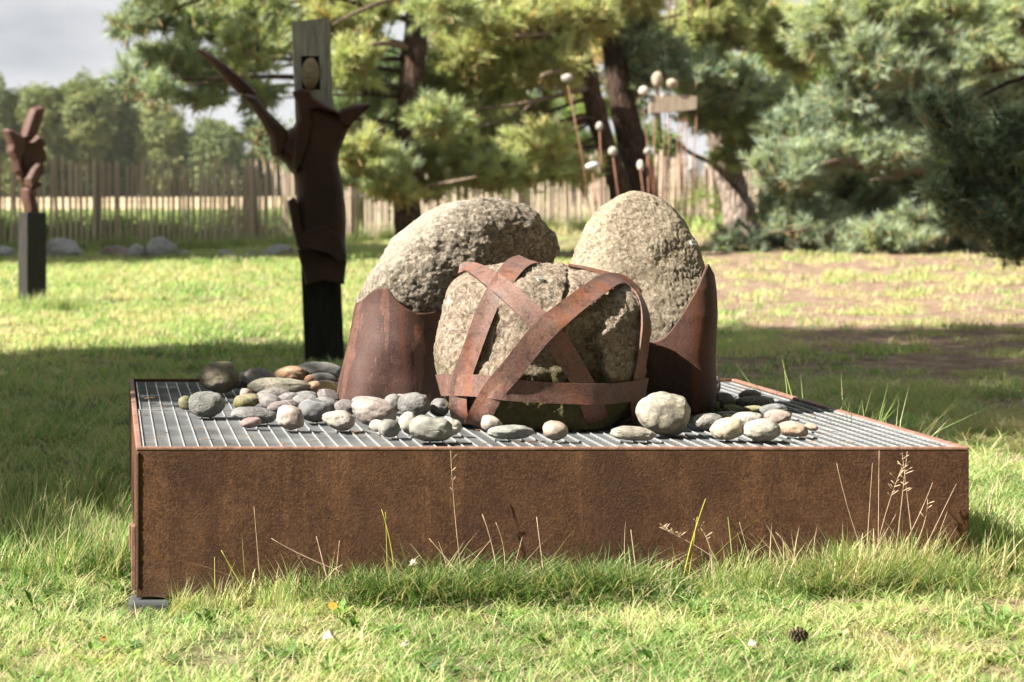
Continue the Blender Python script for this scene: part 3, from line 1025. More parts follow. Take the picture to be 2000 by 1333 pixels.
def sleeve(parent, rows, d, top_of, depth, n=180, m=46, dent=0.012, seed=1.0, start=0.0, end=2 * math.pi, ex=0.85):
    """rows: (y px, x left, x right) down the plate; top_of(u) gives the top edge's y px at angle cosine u and sine s"""
    ys_ = np.array([r_[0] for r_ in rows]); xl = np.array([r_[1] for r_ in rows]); xr = np.array([r_[2] for r_ in rows])
    V = []
    th = 0.008
    yb = ys_[-1]
    for i in range(n + 1):
        a = start + (end - start) * i / n
        ca, sa = math.cos(a), math.sin(a)
        yt = top_of(ca, sa)
        for j in range(m + 1):
            y = yt + (yb - yt) * j / m
            x0, x1 = np.interp(y, ys_, xl), np.interp(y, ys_, xr)
            c, h = (x0 + x1) / 2, (x1 - x0) / 2
            q = P(c, y, d)
            V.append((q.x + S(h, d) * np.sign(ca) * abs(ca) ** ex, d + S(h, d) * depth * np.sign(sa) * abs(sa) ** ex, q.z))
    V = np.array(V)
    q = P((rows[-1][1] + rows[-1][2]) / 2, 700, d)
    V = turn(V, (q.x, d, 0))
    V[:, 2] = np.maximum(V[:, 2], TOP + 0.002)
    f = [(i * (m + 1) + j, i * (m + 1) + j + 1, (i + 1) * (m + 1) + j + 1, (i + 1) * (m + 1) + j) for i in range(n) for j in range(m)]
    V[:, :2] += (fbm(V, 4.0, 2, seed) * dent)[:, None] * np.array([0.5, 1.0])
    me = mesh('steel_sleeve', V, f)
    bm = bmesh.new(); bm.from_mesh(me)
    bmesh.ops.recalc_face_normals(bm, faces=bm.faces)
    bm.to_mesh(me); bm.free()
    o = add('steel_sleeve', me, M_sleeve, parent)
    md = o.modifiers.new('thickness', 'SOLIDIFY')
    md.thickness = th
    md.offset = 0
    return o
def top_l(ca, sa):
    x = 786 + 86 * ca                                     # photo column of this spot on the front
    f = float(np.interp(x, [660, 690, 708, 722, 736, 746, 756, 766, 778, 792, 808, 830, 870], [600, 597, 588, 574, 562, 557, 558, 566, 583, 598, 606, 607, 601]))
    return f if sa < 0 else 600 - 10 * (1 - ca * ca)
sleeve(tl, [(550, 702, 884), (590, 698, 876), (640, 687, 870), (690, 675, 866), (740, 665, 868), (784, 661, 866)], DL, top_l, 1.08, dent=0.03, seed=4.0)
# a stub of pale chip in the cleft
# right boulder and its plate
DR = 7.72
out_r = [(1112, 530), (1120, 500), (1132, 470), (1150, 435), (1172, 406), (1203, 385), (1235, 374), (1264, 378), (1290, 390), (1322, 420), (1347, 458), (1366, 500), (1378, 545), (1383, 610),
         (1380, 680), (1368, 750), (1330, 796), (1250, 800), (1180, 798), (1130, 770), (1110, 700), (1105, 600)]
Vq, Fq, cr_ = blob(out_r, DR, 0.21, 0.22, 0.8, 0.8, 7)
Vq = cut(Vq, (0.15, -0.9, 0.35), 0.17, cr_, 0.35)
Vq = roughen(Vq, Fq, [(3.0, 0.022, 3), (9, 0.008, 3), (40, 0.0028, 4), (110, 0.003, 3)], 12.0)
Vq[:, 2] = np.maximum(Vq[:, 2], TOP + 0.001)
tr = thing('upright_boulder', 'right boulder standing tall and egg-shaped with a rusty plate up its right side', 'boulder', (float(cr_[0]), DR, TOP))
add('boulder', mesh('boulder', Vq, Fq), M_boulder_r, tr)
def top_r(ca, sa):
    x = 1255 + 135 * np.sign(ca) * abs(ca) ** 0.42
    f = float(np.interp(x, [1100, 1180, 1240, 1280, 1302, 1322, 1348, 1368, 1378, 1392], [672, 672, 668, 660, 648, 616, 566, 526, 512, 540]))
    return f if sa < 0 else float(np.interp(x, [1110, 1300, 1370, 1392], [672, 660, 600, 540]))
sleeve(tr, [(505, 1180, 1384), (560, 1130, 1391), (610, 1110, 1393), (700, 1104, 1389), (740, 1102, 1391), (808, 1110, 1388)], DR, top_r, 1.0, dent=0.012, seed=9.0, ex=0.42)
bv2 = BVHTree.FromPolygons([tuple(q) for q in Vq], Fq)
l, nr, _i, _d = bv2.ray_cast(cam_o, (P(1351, 478, 7.0) - cam_o).normalized())
if l is not None:
    screw_head(tr, l + nr * 0.006, (nr + Vector((0, -0.6, 0))).normalized(), 0.013, M_bolt)
    screw_head(tr, l + nr * 0.006 + Vector((-0.16, 0.0, 0.065)), nr, 0.001, M_bolt) if False else None

# ------------------------------------------------------------------ pebbles on the grating
GREY, BLUE, MAUVE, WHITE, PINK, PEACH, OLIVE, CREAM = (0.27, 0.27, 0.26), (0.19, 0.205, 0.225), (0.25, 0.22, 0.23), (0.6, 0.57, 0.53), (0.5, 0.4, 0.37), (0.5, 0.33, 0.22), (0.26, 0.24, 0.15), (0.6, 0.52, 0.42)
# x, y, half width, half height, contact y (0: lowest edge), tilt in degrees, colour, material, label
PEB = [
 (428, 738, 39, 30, 0, 4, (0.33, 0.29, 0.19), 's', 'big round olive tan stone farthest left at the back of the grating'),
 (405, 790, 35, 25, 0, 0, (0.25, 0.265, 0.25), 's', 'grey green round stone beside a tiny dark one near the left edge'),
 (363, 787, 14, 14, 0, 10, (0.14, 0.14, 0.09), 'm', 'tiny dark olive stone leaning on the grey green round stone'),
 (480, 735, 16, 9, 752, 0, WHITE, 'b', 'white stone mostly hidden behind the big olive tan stone'),
 (468, 750, 11, 9, 0, 0, (0.06, 0.055, 0.05), 'b', 'nearly black small stone touching the big olive tan stone'),
 (507, 743, 36, 24, 0, -8, (0.32, 0.285, 0.29), 'p', 'lavender grey pitted stone left of the pinkish orange stone'),
 (543, 757, 60, 18, 775, 3, (0.32, 0.3, 0.22), 'p', 'long olive grey stone like a loaf across the left heap'),
 (566, 733, 33, 18, 752, 5, PEACH, 's', 'pinkish orange stone on top of the left heap'),
 (622, 727, 46, 20, 750, 0, (0.26, 0.265, 0.26), 's', 'large flat grey stone at the very back by the steel sleeve'),
 (628, 740, 27, 11, 756, 0, (0.36, 0.36, 0.36), 'b', 'light grey oval stone in front of the large flat grey one'),
 (608, 743, 14, 11, 756, 0, (0.52, 0.3, 0.2), 'b', 'small orange pink stone wedged behind the peach stone'),
 (608, 759, 20, 13, 772, 8, (0.55, 0.38, 0.27), 's', 'peach coloured round stone near the steel sleeve'),
 (637, 752, 20, 9, 766, 0, (0.48, 0.37, 0.33), 'b', 'pale pink flat stone behind the yellow angular stone'),
 (645, 757, 17, 10, 768, -10, (0.56, 0.42, 0.2), 'b', 'yellow angular stone against the steel sleeve'),
 (640, 772, 22, 12, 784, -6, (0.22, 0.19, 0.21), 'p', 'purple grey pitted stone touching the foot of the steel sleeve'),
 (534, 773, 33, 15, 0, 4, (0.33, 0.32, 0.31), 'p', 'grey pitted flat stone below the long olive grey stone'),
 (483, 786, 27, 14, 0, 12, (0.2, 0.175, 0.11), 'm', 'olive brown stone tilted up to the right at the left of the heap'),
 (528, 786, 24, 16, 802, -15, (0.27, 0.26, 0.265), 'b', 'plain mid grey stone right of the olive brown stone'),
 (481, 769, 12, 10, 780, 0, PINK, 'b', 'little pink stone peeping out above the olive brown stone'),
 (562, 778, 22, 11, 790, 10, (0.27, 0.25, 0.27), 'b', 'lavender grey small oval in the middle of the left heap'),
 (597, 774, 24, 10, 786, 4, (0.2, 0.215, 0.24), 'b', 'blue grey flat oval in the middle of the left heap'),
 (596, 784, 27, 14, 800, 6, (0.28, 0.285, 0.29), 'p', 'ash grey rounded stone behind the dark blue grey stone'),
 (636, 791, 24, 13, 804, -14, (0.24, 0.255, 0.25), 's', 'grey green stone sloping down to the right behind the dark blue grey stone'),
 (553, 795, 31, 12, 806, 8, (0.25, 0.215, 0.225), 'b', 'mauve grey flat stone behind the pinkish white round stone'),
 (614, 802, 31, 23, 0, -6, (0.17, 0.185, 0.205), 'b', 'dark blue grey rounded stone in front of the left heap'),
 (496, 811, 46, 16, 0, -4, (0.23, 0.235, 0.245), 's', 'long dark grey stone lying behind the small pink tilted stone'),
 (489, 826, 21, 10, 0, 10, (0.4, 0.29, 0.29), 'b', 'small pink tilted stone in front of the long dark grey stone'),
 (567, 817, 28, 23, 0, -20, (0.58, 0.5, 0.46), 'b', 'pinkish white round stone standing at the front of the left heap'),
 (661, 822, 31, 19, 0, -8, (0.58, 0.54, 0.49), 'p', 'white pitted oval stone left of the large pink white stone'),
 (676, 796, 23, 15, 812, 0, (0.3, 0.265, 0.27), 'p', 'mauve pink speckled stone behind the white pitted oval'),
 (708, 786, 22, 12, 800, 0, (0.31, 0.31, 0.32), 'b', 'pale grey stone showing its top behind the large pink white stone'),
 (730, 805, 44, 29, 0, -12, (0.52, 0.45, 0.42), 's', 'large pink white rounded stone left of the grey egg stone'),
 (767, 788, 18, 18, 806, 20, (0.25, 0.245, 0.25), 'b', 'grey upright stone between the large pink white and grey egg stones'),
 (786, 778, 14, 9, 790, 0, (0.36, 0.29, 0.29), 'b', 'dusky pink sliver of stone behind the grey egg stone'),
 (809, 793, 33, 24, 0, -4, (0.24, 0.245, 0.25), 's', 'grey egg shaped stone with dark flecks before the steel sleeve'),
 (858, 796, 19, 18, 814, -20, (0.3, 0.31, 0.315), 's', 'grey stone half hidden at the left foot of the strapped boulder'),
 (760, 836, 21, 18, 0, -8, (0.3, 0.305, 0.285), 'b', 'mid grey round stone with a dark dimple at the front'),
 (738, 832, 16, 12, 846, 0, WHITE, 'b', 'white stone half behind the dimpled grey stone'),
 (801, 828, 22, 21, 0, -30, (0.62, 0.59, 0.55), 'b', 'white egg stone at the left of the large grey kidney stone'),
 (842, 838, 42, 25, 0, -6, (0.36, 0.365, 0.33), 'b', 'large smooth grey kidney stone at the front edge'),
 (880, 832, 21, 18, 0, -14, (0.66, 0.63, 0.57), 'b', 'bright white stone behind the large grey kidney stone'),
 (961, 831, 22, 17, 0, -30, (0.62, 0.57, 0.52), 'b', 'white round stone touching the flat pale grey stone'),
 (996, 844, 44, 14, 0, 2, (0.45, 0.46, 0.44), 's', 'flat pale grey stone in front of the strapped boulder'),
 (1085, 842, 25, 19, 0, -8, (0.5, 0.42, 0.36), 'b', 'beige round stone alone in front of the strapped boulder'),
 (1237, 847, 44, 14, 0, -3, (0.6, 0.56, 0.48), 's', 'flat white speckled stone beside the big speckled stone'),
 (1297, 810, 51, 41, 0, -8, (0.5, 0.47, 0.39), 'S', 'biggest round speckled stone right of the strapped boulder'),
 (1382, 823, 30, 15, 0, 3, (0.3, 0.3, 0.29), 'S', 'dark speckled oval stone between the biggest stone and the cream stone'),
 (1420, 838, 32, 21, 0, 14, (0.64, 0.57, 0.46), 'b', 'cream coloured egg stone at the front of the right heap'),
 (1487, 840, 35, 21, 0, 4, (0.6, 0.57, 0.5), 'S', 'white stone with black flecks at the front of the right heap'),
 (1460, 820, 31, 15, 836, 4, (0.58, 0.56, 0.52), 'S', 'white flecked stone behind the cream egg stone'),
 (1519, 815, 26, 15, 0, 4, (0.6, 0.5, 0.45), 'p', 'pinkish white stone on the right heap above the pink beige one'),
 (1549, 838, 29, 15, 0, -6, (0.55, 0.43, 0.34), 'b', 'pink beige oval stone at the right end of the heap'),
 (1585, 835, 13, 7, 0, -10, (0.52, 0.38, 0.3), 'b', 'smallest beige stone outermost on the right'),
 (1508, 803, 30, 14, 0, 4, (0.2, 0.21, 0.225), 'b', 'blue grey stone behind the pinkish white stone'),
 (1474, 786, 37, 13, 0, 2, (0.085, 0.088, 0.095), 'S', 'black speckled flat stone in the right heap'),
 (1465, 772, 22, 11, 0, 0, (0.24, 0.155, 0.14), 'b', 'reddish brown stone behind the black speckled stone'),
 (1412, 782, 24, 16, 0, -8, (0.2, 0.17, 0.15), 's', 'brown grey stone beside the rusty plate at the right'),
 (1394, 753, 13, 18, 0, 0, (0.33, 0.28, 0.27), 's', 'grey pink stone standing behind the rusty plate'),
 (1396, 794, 10, 10, 0, 0, (0.14, 0.16, 0.06), 'm', 'green mossy small stone at the foot of the rusty plate'),
 (1432, 800, 20, 9, 0, -6, (0.12, 0.14, 0.04), 'm', 'dark green mossy flat stone in the right heap'),
 (1472, 801, 24, 9, 0, 0, (0.24, 0.23, 0.13), 'm', 'long olive stone below the black speckled stone'),
 (1425, 811, 26, 8, 0, 0, (0.24, 0.25, 0.26), 'b', 'slate grey thin stone behind the cream egg stone'),
 (1420, 815, 11, 7, 0, 0, (0.3, 0.28, 0.05), 'b', 'little yellow green stone peeping above the cream egg stone'),
]
PM = {'b': M_peb, 's': M_peb_p, 'p': M_peb_p, 'S': M_peb_s, 'm': M_peb_m}
for i, (x, y, hw, hh, yc, tilt, colr, mk, label) in enumerate(PEB):
    yb = yc or (y + hh)
    d = (CAM_H - TOP) * F / (yb - PY)
    sub = 5 if hw >= 28 else 4
    n, f = ICO[sub]
    a, b = S(hw, d), S(hh, d)
    rs = random.Random(i * 13 + 5)
    e = rs.uniform(0.86, 1.0)
    v = np.sign(n) * np.abs(n) ** e
    v = v * np.array([a, min(a, b * 1.6) * rs.uniform(0.85, 1.05), b])
    # lopsided: one end thicker, underside flatter
    v[:, 2] *= 1 + rs.uniform(-0.16, 0.16) * v[:, 0] / a
    v[:, 1] *= 1 + rs.uniform(-0.2, 0.2) * v[:, 0] / a
    v[:, 0] += rs.uniform(-0.1, 0.1) * v[:, 2]
    ang = R(tilt)
    h = 1 + 0.16 * fbm(n, 1.1, 2, i * 3.7) + 0.05 * fbm(n, 3.0, 3, i * 2.2) + (0.016 * fbm(n, 9, 3, i * 1.3) if mk in 'spSm' else 0)
    v = v * h[:, None]
    for _ in range(2):
        nn_ = np.array([rs.uniform(-1, 1), rs.uniform(-1, 0.2), rs.uniform(-0.3, 1)])
        nn_ = nn_ / np.linalg.norm(nn_)
        v = cut(v, nn_, rs.uniform(0.86, 0.97) * np.max(v @ nn_), np.zeros(3), 0.5)
    if label.startswith('yellow angular') or label.startswith('purple'):
        v = cut(v, (0.4, -0.6, 0.7), b * 0.55, np.zeros(3), 0.1)
        v = cut(v, (-0.7, -0.6, 0.3), a * 0.55, np.zeros(3), 0.1)
    if 'kidney' in label:
        v[:, 2] -= b * 0.2 * np.exp(-((v[:, 0] / a - 0.15) / 0.35) ** 2) * (v[:, 2] > 0)
    v = v @ np.array([[math.cos(ang), 0, math.sin(ang)], [0, 1, 0], [-math.sin(ang), 0, math.cos(ang)]])
    c = P(x, y, d)
    zmin = c.z + v[:, 2].min()
    if yc == 0 or zmin < TOP - 0.002:
        c.z += TOP - 0.001 - zmin
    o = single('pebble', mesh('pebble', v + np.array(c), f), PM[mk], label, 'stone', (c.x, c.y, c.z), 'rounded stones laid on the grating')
    g_ = sum(colr) / 3
    k_ = 0.58 if max(colr) > 0.4 else 0.42
    o.color = (*[max(0.01, (g_ + (q - g_) * 1.8) * k_) for q in colr], 1)

# ------------------------------------------------------------------ the fence
fence_line = [(-6.5, 40.5), (-2.1, 41.5), (1.5, 43.0), (5.0, 46.0), (9.0, 49.5), (16.5, 55.0), (24.0, 60.0)]
fl = curve_pts(fence_line, 400)
seg = np.concatenate([[0], np.cumsum(np.hypot(np.diff(fl[:, 0]), np.diff(fl[:, 1])))])
def on_fence(s):
    return float(np.interp(s, seg, fl[:, 0])), float(np.interp(s, seg, fl[:, 1]))
fence = thing('paling_fence', 'split chestnut paling fence of pointed grey pales running behind the lawn', 'fence', (5.0, 46.0, gz(5, 46)))
pale_mesh = []
for k in range(7):
    rs = random.Random(900 + k)
    w, t, H = rs.uniform(0.021, 0.03), rs.uniform(0.014, 0.02), 1.0
    bx, tx = rs.uniform(-0.012, 0.012), rs.uniform(-0.03, 0.03)
    V = []
    for z, sx, ww in ((0, 0, 1), (0.35, bx, 0.95), (0.7, (bx + tx) / 2, 0.92), (0.955, tx, 0.85), (1.0, tx + 0.003, 0.22)):
        V += [(sx - w * ww, -t, z), (sx + w * ww * 0.4, -t * 1.3, z), (sx + w * ww, t * 0.6, z), (sx - w * ww * 0.5, t, z)]
    f = [(4 * r_ + q, 4 * r_ + (q + 1) % 4, 4 * r_ + 4 + (q + 1) % 4, 4 * r_ + 4 + q) for r_ in range(4) for q in range(4)]
    f += [(3, 2, 1, 0), (16, 17, 18, 19)]
    me = mesh('pale', V, f, False)
    me.materials.append(M_pale)
    pale_mesh.append(me)
s = 2.0
while s < seg[-1] - 4.0:
    x, y = on_fence(s)
    px_ = x / y * F + PX
    if -60 < px_ < 1560:
        rs = random.Random(int(s * 1000))
        o = bpy.data.objects.new('pale', pale_mesh[rs.randrange(7)])
        COL.objects.link(o)
        o.parent = fence
        hgt = rs.uniform(1.66, 1.86) if rs.random() > 0.07 else rs.uniform(1.4, 1.6)
        o.location = Vector((x, y, gz(x, y) - 0.03)) - world_loc(fence)
        o.scale = (rs.uniform(0.9, 1.25), 1, hgt)
        o.rotation_euler = (rs.uniform(-0.02, 0.02), rs.uniform(-0.025, 0.025), rs.uniform(-0.5, 0.5) - 0.55)
    s += 0.112 + random.uniform(-0.02, 0.025)
for px_ in (188, 495, 690, 1010, 1395):
    best = min(range(400), key=lambda k: abs(fl[k, 0] / fl[k, 1] * F + PX - px_))
    x, y = fl[best]
    rs = random.Random(px_)
    zg = gz(x, y)
    mb = MB().tube([(x, y + 0.09, zg - 0.05), (x + rs.uniform(-.02, .02), y + 0.09, zg + 0.8), (x + rs.uniform(-.03, .03), y + 0.09, zg + 1.62)], [0.095, 0.085, 0.075], 10, wob=0.08, seed=px_)
    add('post', mb.mesh('post'), M_post, fence)
for hz in (0.35, 0.95, 1.5):
    mb = MB()
    pts = []
    for s in np.arange(1.0, seg[-1] - 3.0, 0.4):
        x, y = on_fence(s)
        pts.append((x, y + 0.028, gz(x, y) + hz))
    mb.tube(pts, [0.006] * len(pts), 5)
    add('wire', mb.mesh('wire'), M_wire, fence)

# field stones along the fence foot
M_frock = stone_mat('grey_field_stone', (0.32, 0.32, 0.32), (0.12, 0.12, 0.12), (0.5, 0.5, 0.5), 0.3, 0.4, 0.7)
M_frock2 = stone_mat('red_field_stone', (0.24, 0.18, 0.17), (0.1, 0.08, 0.075), (0.4, 0.33, 0.31), 0.3, 0.4, 0.7)
for i, (x, y, hw, hh, mt_, label) in enumerate([
    (125, 492, 36, 24, M_frock, 'broad grey field stone right behind the black plinth by the fence'),
    (230, 498, 32, 15, M_frock2, 'low reddish field stone by the fence beside a dark grey one'),
    (265, 498, 20, 16, M_frock, 'dark grey round field stone between the reddish and the tallest one'),
    (315, 488, 30, 24, M_frock, 'tallest grey field stone at the foot of the paling fence'),
    (357, 498, 16, 8, M_frock, 'small pale field stone right of the tallest one by the fence'),
    (440, 489, 18, 8, M_frock, 'half buried grey field stone by the fence midway to the statue'),
    (490, 485, 14, 7, M_frock, 'little dark field stone at the fence foot beside a wide post'),
    (545, 484, 30, 14, M_frock, 'long pale field stone by the fence just left of the statue'),
    (8, 500, 20, 14, M_frock, 'grey field stone at the left edge of the picture by the fence')]):
    d = 38.6
    n, f = ICO[4]
    c = P(x, y, d)
    v = n * np.array([S(hw, d), S(hw, d) * 0.7, S(hh, d)])
    v = v * (1 + 0.3 * fbm(n, 1.3, 2, i * 7.1) + 0.06 * fbm(n, 4, 3, i))[:, None]
    v = cut(v, (random.uniform(-.6, .6), -0.5, 0.6), S(hh, d) * 0.72, np.zeros(3), 0.2)
    zg = gz(c.x, c.y)
    c.z = max(c.z, zg + S(hh, d) * 0.6)
    if c.z - S(hh, d) > zg - 0.02:
        c.z = zg + S(hh, d) * 0.85
    single('field_stone', mesh('field_stone', v + np.array(c), f), mt_, label, 'stone', tuple(c), 'field stones along the fence')

# ------------------------------------------------------------------ statues
def prism(poly, d, depth, rings, sub=None):
    """poly in photo pixels at distance d, clockwise or not; rings: (inset px, forward metres) for the front bevels"""
    pts = [Vector(p) for p in poly]
    area = sum(pts[i].x * pts[(i + 1) % len(pts)].y - pts[(i + 1) % len(pts)].x * pts[i].y for i in range(len(pts)))
    if area < 0:
        pts.reverse()
    n = len(pts)
    def inset(k):
        out = []
        for i in range(n):
            a, b, c = pts[i - 1], pts[i], pts[(i + 1) % n]
            e1, e2 = (b - a).normalized(), (c - b).normalized()
            n1, n2v = Vector((-e1.y, e1.x)), Vector((-e2.y, e2.x))
            nn = (n1 + n2v)
            nn = nn / max(nn.length, 0.3)
            out.append(b + nn * k)
        return out
    layers = [(inset(0), d + depth)] + [(inset(0), d)] + [(inset(k), d - fw) for k, fw in rings]
    V = [P(q.x, q.y, d) + Vector((0, dd - d, 0)) for lay, dd in layers for q in lay]
    f = []
    for L in range(len(layers) - 1):
        for i in range(n):
            j = (i + 1) % n
            f.append((L * n + i, L * n + j, (L + 1) * n + j, (L + 1) * n + i))
    last = len(layers) - 1
    for tri in tessellate_polygon([[Vector((q.x, q.y, 0)) for q in layers[last][0]]]):
        f.append(tuple(last * n + t for t in tri))
    for tri in tessellate_polygon([[Vector((q.x, q.y, 0)) for q in layers[0][0]]]):
        f.append(tuple(t for t in tri)[::-1])
    me = mesh('prism', V, f, False)
    bm = bmesh.new(); bm.from_mesh(me)
    bmesh.ops.recalc_face_normals(bm, faces=bm.faces)
    bm.to_mesh(me); bm.free()
    return me

DS = 15.7
zs = lambda pts: [(370 + a / 1.905, 20 + b / 1.905) for a, b in pts]
st = thing('steel_figure', 'tall dark rusty steel figure like a forked trunk on a black plank', 'sculpture', (S(635 - PX, DS), DS, 0))
# plank with a square window
plank_bm = bmesh.new()
def plk(x0, x1, y0, y1, lean0, lean1):
    pass
def pl_edges(y):
    t = (y - 38) / (705 - 38)
    return 571 + 26 * t, 643 + 30 * t
def slab(x0f, x1f, y0, y1, rough_top=False):
    q = []
    for y in np.linspace(y0, y1, max(2, int(abs(y1 - y0) / 40) + 1)):
        a, b = x0f(y), x1f(y)
        q.append((P(a, y, DS), P(b, y, DS)))
    bm = bmesh.new()
    rows = []
    for a, b in q:
        rows.append([bm.verts.new(a), bm.verts.new(b), bm.verts.new(b + Vector((0.0, 0.085, 0))), bm.verts.new(a + Vector((0, 0.085, 0)))])
    for r0, r1 in zip(rows, rows[1:]):
        for k in range(4):
            bm.faces.new((r0[k], r0[(k + 1) % 4], r1[(k + 1) % 4], r1[k]))
    bm.faces.new(rows[0]); bm.faces.new(rows[-1][::-1])
    bmesh.ops.recalc_face_normals(bm, faces=bm.faces)
    return bm
L_, R_ = (lambda y: pl_edges(y)[0]), (lambda y: pl_edges(y)[1])
add('plank', bm_mesh('plank', slab(L_, R_, 176, 712)), M_plank, st)
add('plank', bm_mesh('plank', slab(L_, lambda y: 588 + (y - 110) * 0.03, 110, 175.6)), M_plank, st)
add('plank', bm_mesh('plank', slab(lambda y: 624 + (y - 110) * 0.03, R_, 110, 175.6)), M_plank, st)
topb = slab(L_, R_, 40, 109.6)
for vv in topb.verts:
    if vv.co.z > P(0, 42, DS).z:
        vv.co.z += 0.02 * (1 if vv.co.x > S(610 - PX, DS) else -0.6)
add('plank', bm_mesh('plank', topb), M_plank, st)
bm = bmesh.new()
a_, b_ = P(588, 176, DS), P(627, 110, DS)
bm_box(bm, (a_.x - 0.004, DS + 0.05, a_.z - 0.004), (b_.x + 0.004, DS + 0.075, b_.z + 0.004))
add('recess_back', bm_mesh('recess_back', bm), M_black, st)
n, f = ICO[4]
c = P(606, 144, DS)
v = n * np.array([S(17.5, DS), 0.06, S(31, DS)]) * (1 + 0.08 * fbm(n, 1.2, 2, 4.0))[:, None] + np.array(c) + np.array([0, -0.005, 0])
me = mesh('egg_stone', v, f)
M_egg = stone_mat('tan_egg_stone', (0.34, 0.27, 0.19), (0.2, 0.15, 0.1), (0.48, 0.41, 0.32), 0.3, 0.6, 0.5)
add('egg_stone', me, M_egg, st, label='tan egg-shaped stone set in the window of the plank')
RG = [(3, 0.03), (9, 0.06), (18, 0.08)]
add('torso', prism(zs([(448, 335), (470, 345), (520, 372), (552, 385), (575, 395), (600, 420), (578, 478), (560, 520), (553, 560), (562, 610), (572, 660), (580, 720), (583, 790), (580, 860), (585, 925), (560, 938), (530, 915), (490, 900), (420, 893),
     (402, 880), (400, 800), (396, 740), (404, 690), (402, 650), (392, 612), (360, 570), (330, 545), (308, 535), (300, 470), (292, 452), (330, 440), (365, 452), (395, 430), (410, 390), (405, 345)]), DS - 0.06, 0.14, RG), M_dark_rust, st)
add('upper_arm', prism(zs([(192, 320), (212, 308), (252, 322), (290, 375), (330, 415), (362, 446), (372, 470), (345, 545), (312, 540), (300, 470), (268, 410), (228, 350)]), DS - 0.1, 0.1, [(3, 0.02), (8, 0.05)]), M_dark_rust, st)
add('spike', prism([(384, 96), (394, 97), (403, 101), (434, 121), (473, 152), (503, 182), (499, 192), (478, 184), (465, 181), (442, 158), (419, 131), (397, 110)], DS + 0.02, 0.07, [(2, 0.02), (5, 0.035)]), M_dark_rust, st)
add('crest', prism(zs([(385, 303), (412, 292), (448, 296), (462, 325), (505, 352), (545, 372), (550, 384), (520, 380), (478, 366), (452, 372), (454, 430), (440, 500), (420, 560), (395, 606), (386, 580), (385, 520), (396, 440), (410, 400), (404, 350)]), DS - 0.17, 0.09, [(2, 0.012), (5, 0.02)]), M_dark_rust, st)
add('side_arm', prism(zs([(548, 384), (570, 366), (600, 356), (640, 350), (672, 344), (674, 358), (645, 385), (612, 416), (596, 440), (560, 430)]), DS - 0.13, 0.12, [(2, 0.015), (6, 0.03)]), M_dark_rust, st)
add('skirt', prism(zs([(368, 712), (392, 696), (408, 740), (420, 830), (500, 800), (560, 840), (586, 918), (560, 940), (520, 908), (460, 893), (406, 888), (388, 820)]), DS - 0.16, 0.09, [(1, 0.008), (2, 0.01)]), M_dark_rust, st)
add('lower_skirt', prism(zs([(402, 890), (470, 898), (540, 925), (586, 930), (579, 985), (577, 1022), (505, 1008), (434, 1024), (428, 985), (412, 930)]), DS - 0.07, 0.06, [(1.5, 0.008), (6, 0.012)]), M_dark_rust, st)

# small sculpture on a black plinth, left
DP = 23.7
zp = lambda pts: [(a / 2.9, 180 + b / 2.9) for a, b in pts]
pl = thing('small_sculpture', 'small faceted rusty steel sculpture on a black square plinth at the left', 'sculpture', (S(63 - PX, DP), DP, 0))
bm = bmesh.new()
a0, a1 = P(36, 597, DP), P(90, 415, DP)
bm_box(bm, (-S(21, DP), -S(21, DP), a0.z + 0.06), (S(21, DP), S(21, DP), a1.z), 0.006)
bmesh.ops.rotate(bm, verts=bm.verts, cent=(0, 0, 0), matrix=Matrix.Rotation(R(27), 3, 'Z'))
bmesh.ops.translate(bm, verts=bm.verts, vec=(S(63 - PX, DP), DP, 0))
add('plinth', bm_mesh('plinth', bm), M_black, pl)
for dx, dy in ((-0.07, -0.1), (-0.02, -0.12), (0.05, -0.08), (0.1, 0.0)):
    mb = MB().tube([(S(63 - PX, DP) + dx, DP + dy * 0.8, gz(0, DP) - 0.03), (S(63 - PX, DP) + dx, DP + dy * 0.8, a0.z + 0.065)], [0.012, 0.012], 8)
    add('foot_rod', mb.mesh('foot_rod'), M_rod, pl)
RP = [(4.5, 0.07)]
for nm, pts, dd, dep in (
    ('stem', [(158, 684), (218, 684), (208, 620), (204, 560), (190, 530), (150, 540), (134, 556), (140, 610)], 0.0, 0.1),
    ('body', [(118, 270), (150, 258), (200, 246), (235, 290), (268, 335), (274, 395), (252, 405), (262, 462), (236, 480), (212, 545), (170, 552), (140, 530), (116, 492), (122, 440), (108, 390), (110, 330)], 0.02, 0.1),
    ('upper_wing', [(118, 258), (132, 205), (160, 125), (176, 92), (226, 77), (250, 94), (236, 155), (206, 245), (190, 262), (150, 275)], -0.03, 0.07),
    ('side_wing', [(10, 224), (26, 208), (56, 213), (100, 238), (138, 272), (124, 330), (108, 380), (120, 462), (104, 480), (76, 452), (62, 390), (36, 338), (40, 300)], -0.05, 0.07),
    ('fold', [(118, 492), (150, 430), (176, 402), (200, 404), (196, 440), (162, 528), (138, 552), (124, 530)], -0.13, 0.06),
    ('fold', [(148, 286), (184, 243), (214, 256), (240, 296), (226, 312), (186, 288), (160, 296)], -0.12, 0.06),
    ('fold', [(138, 560), (166, 532), (214, 512), (220, 526), (190, 548), (158, 580)], -0.1, 0.06)):
    me = prism(zp(pts), DP + dd, dep, [(3.2, 0.035), (6.0, 0.05)])
    me.transform(Matrix.Translation((S(63 - PX, DP), DP, 0)) @ Matrix.Rotation(R(24), 4, 'Z') @ Matrix.Diagonal((1.05, 1, 1, 1)) @ Matrix.Translation((-S(63 - PX, DP), -DP, 0)))
    add(nm, me, M_small_rust, pl)

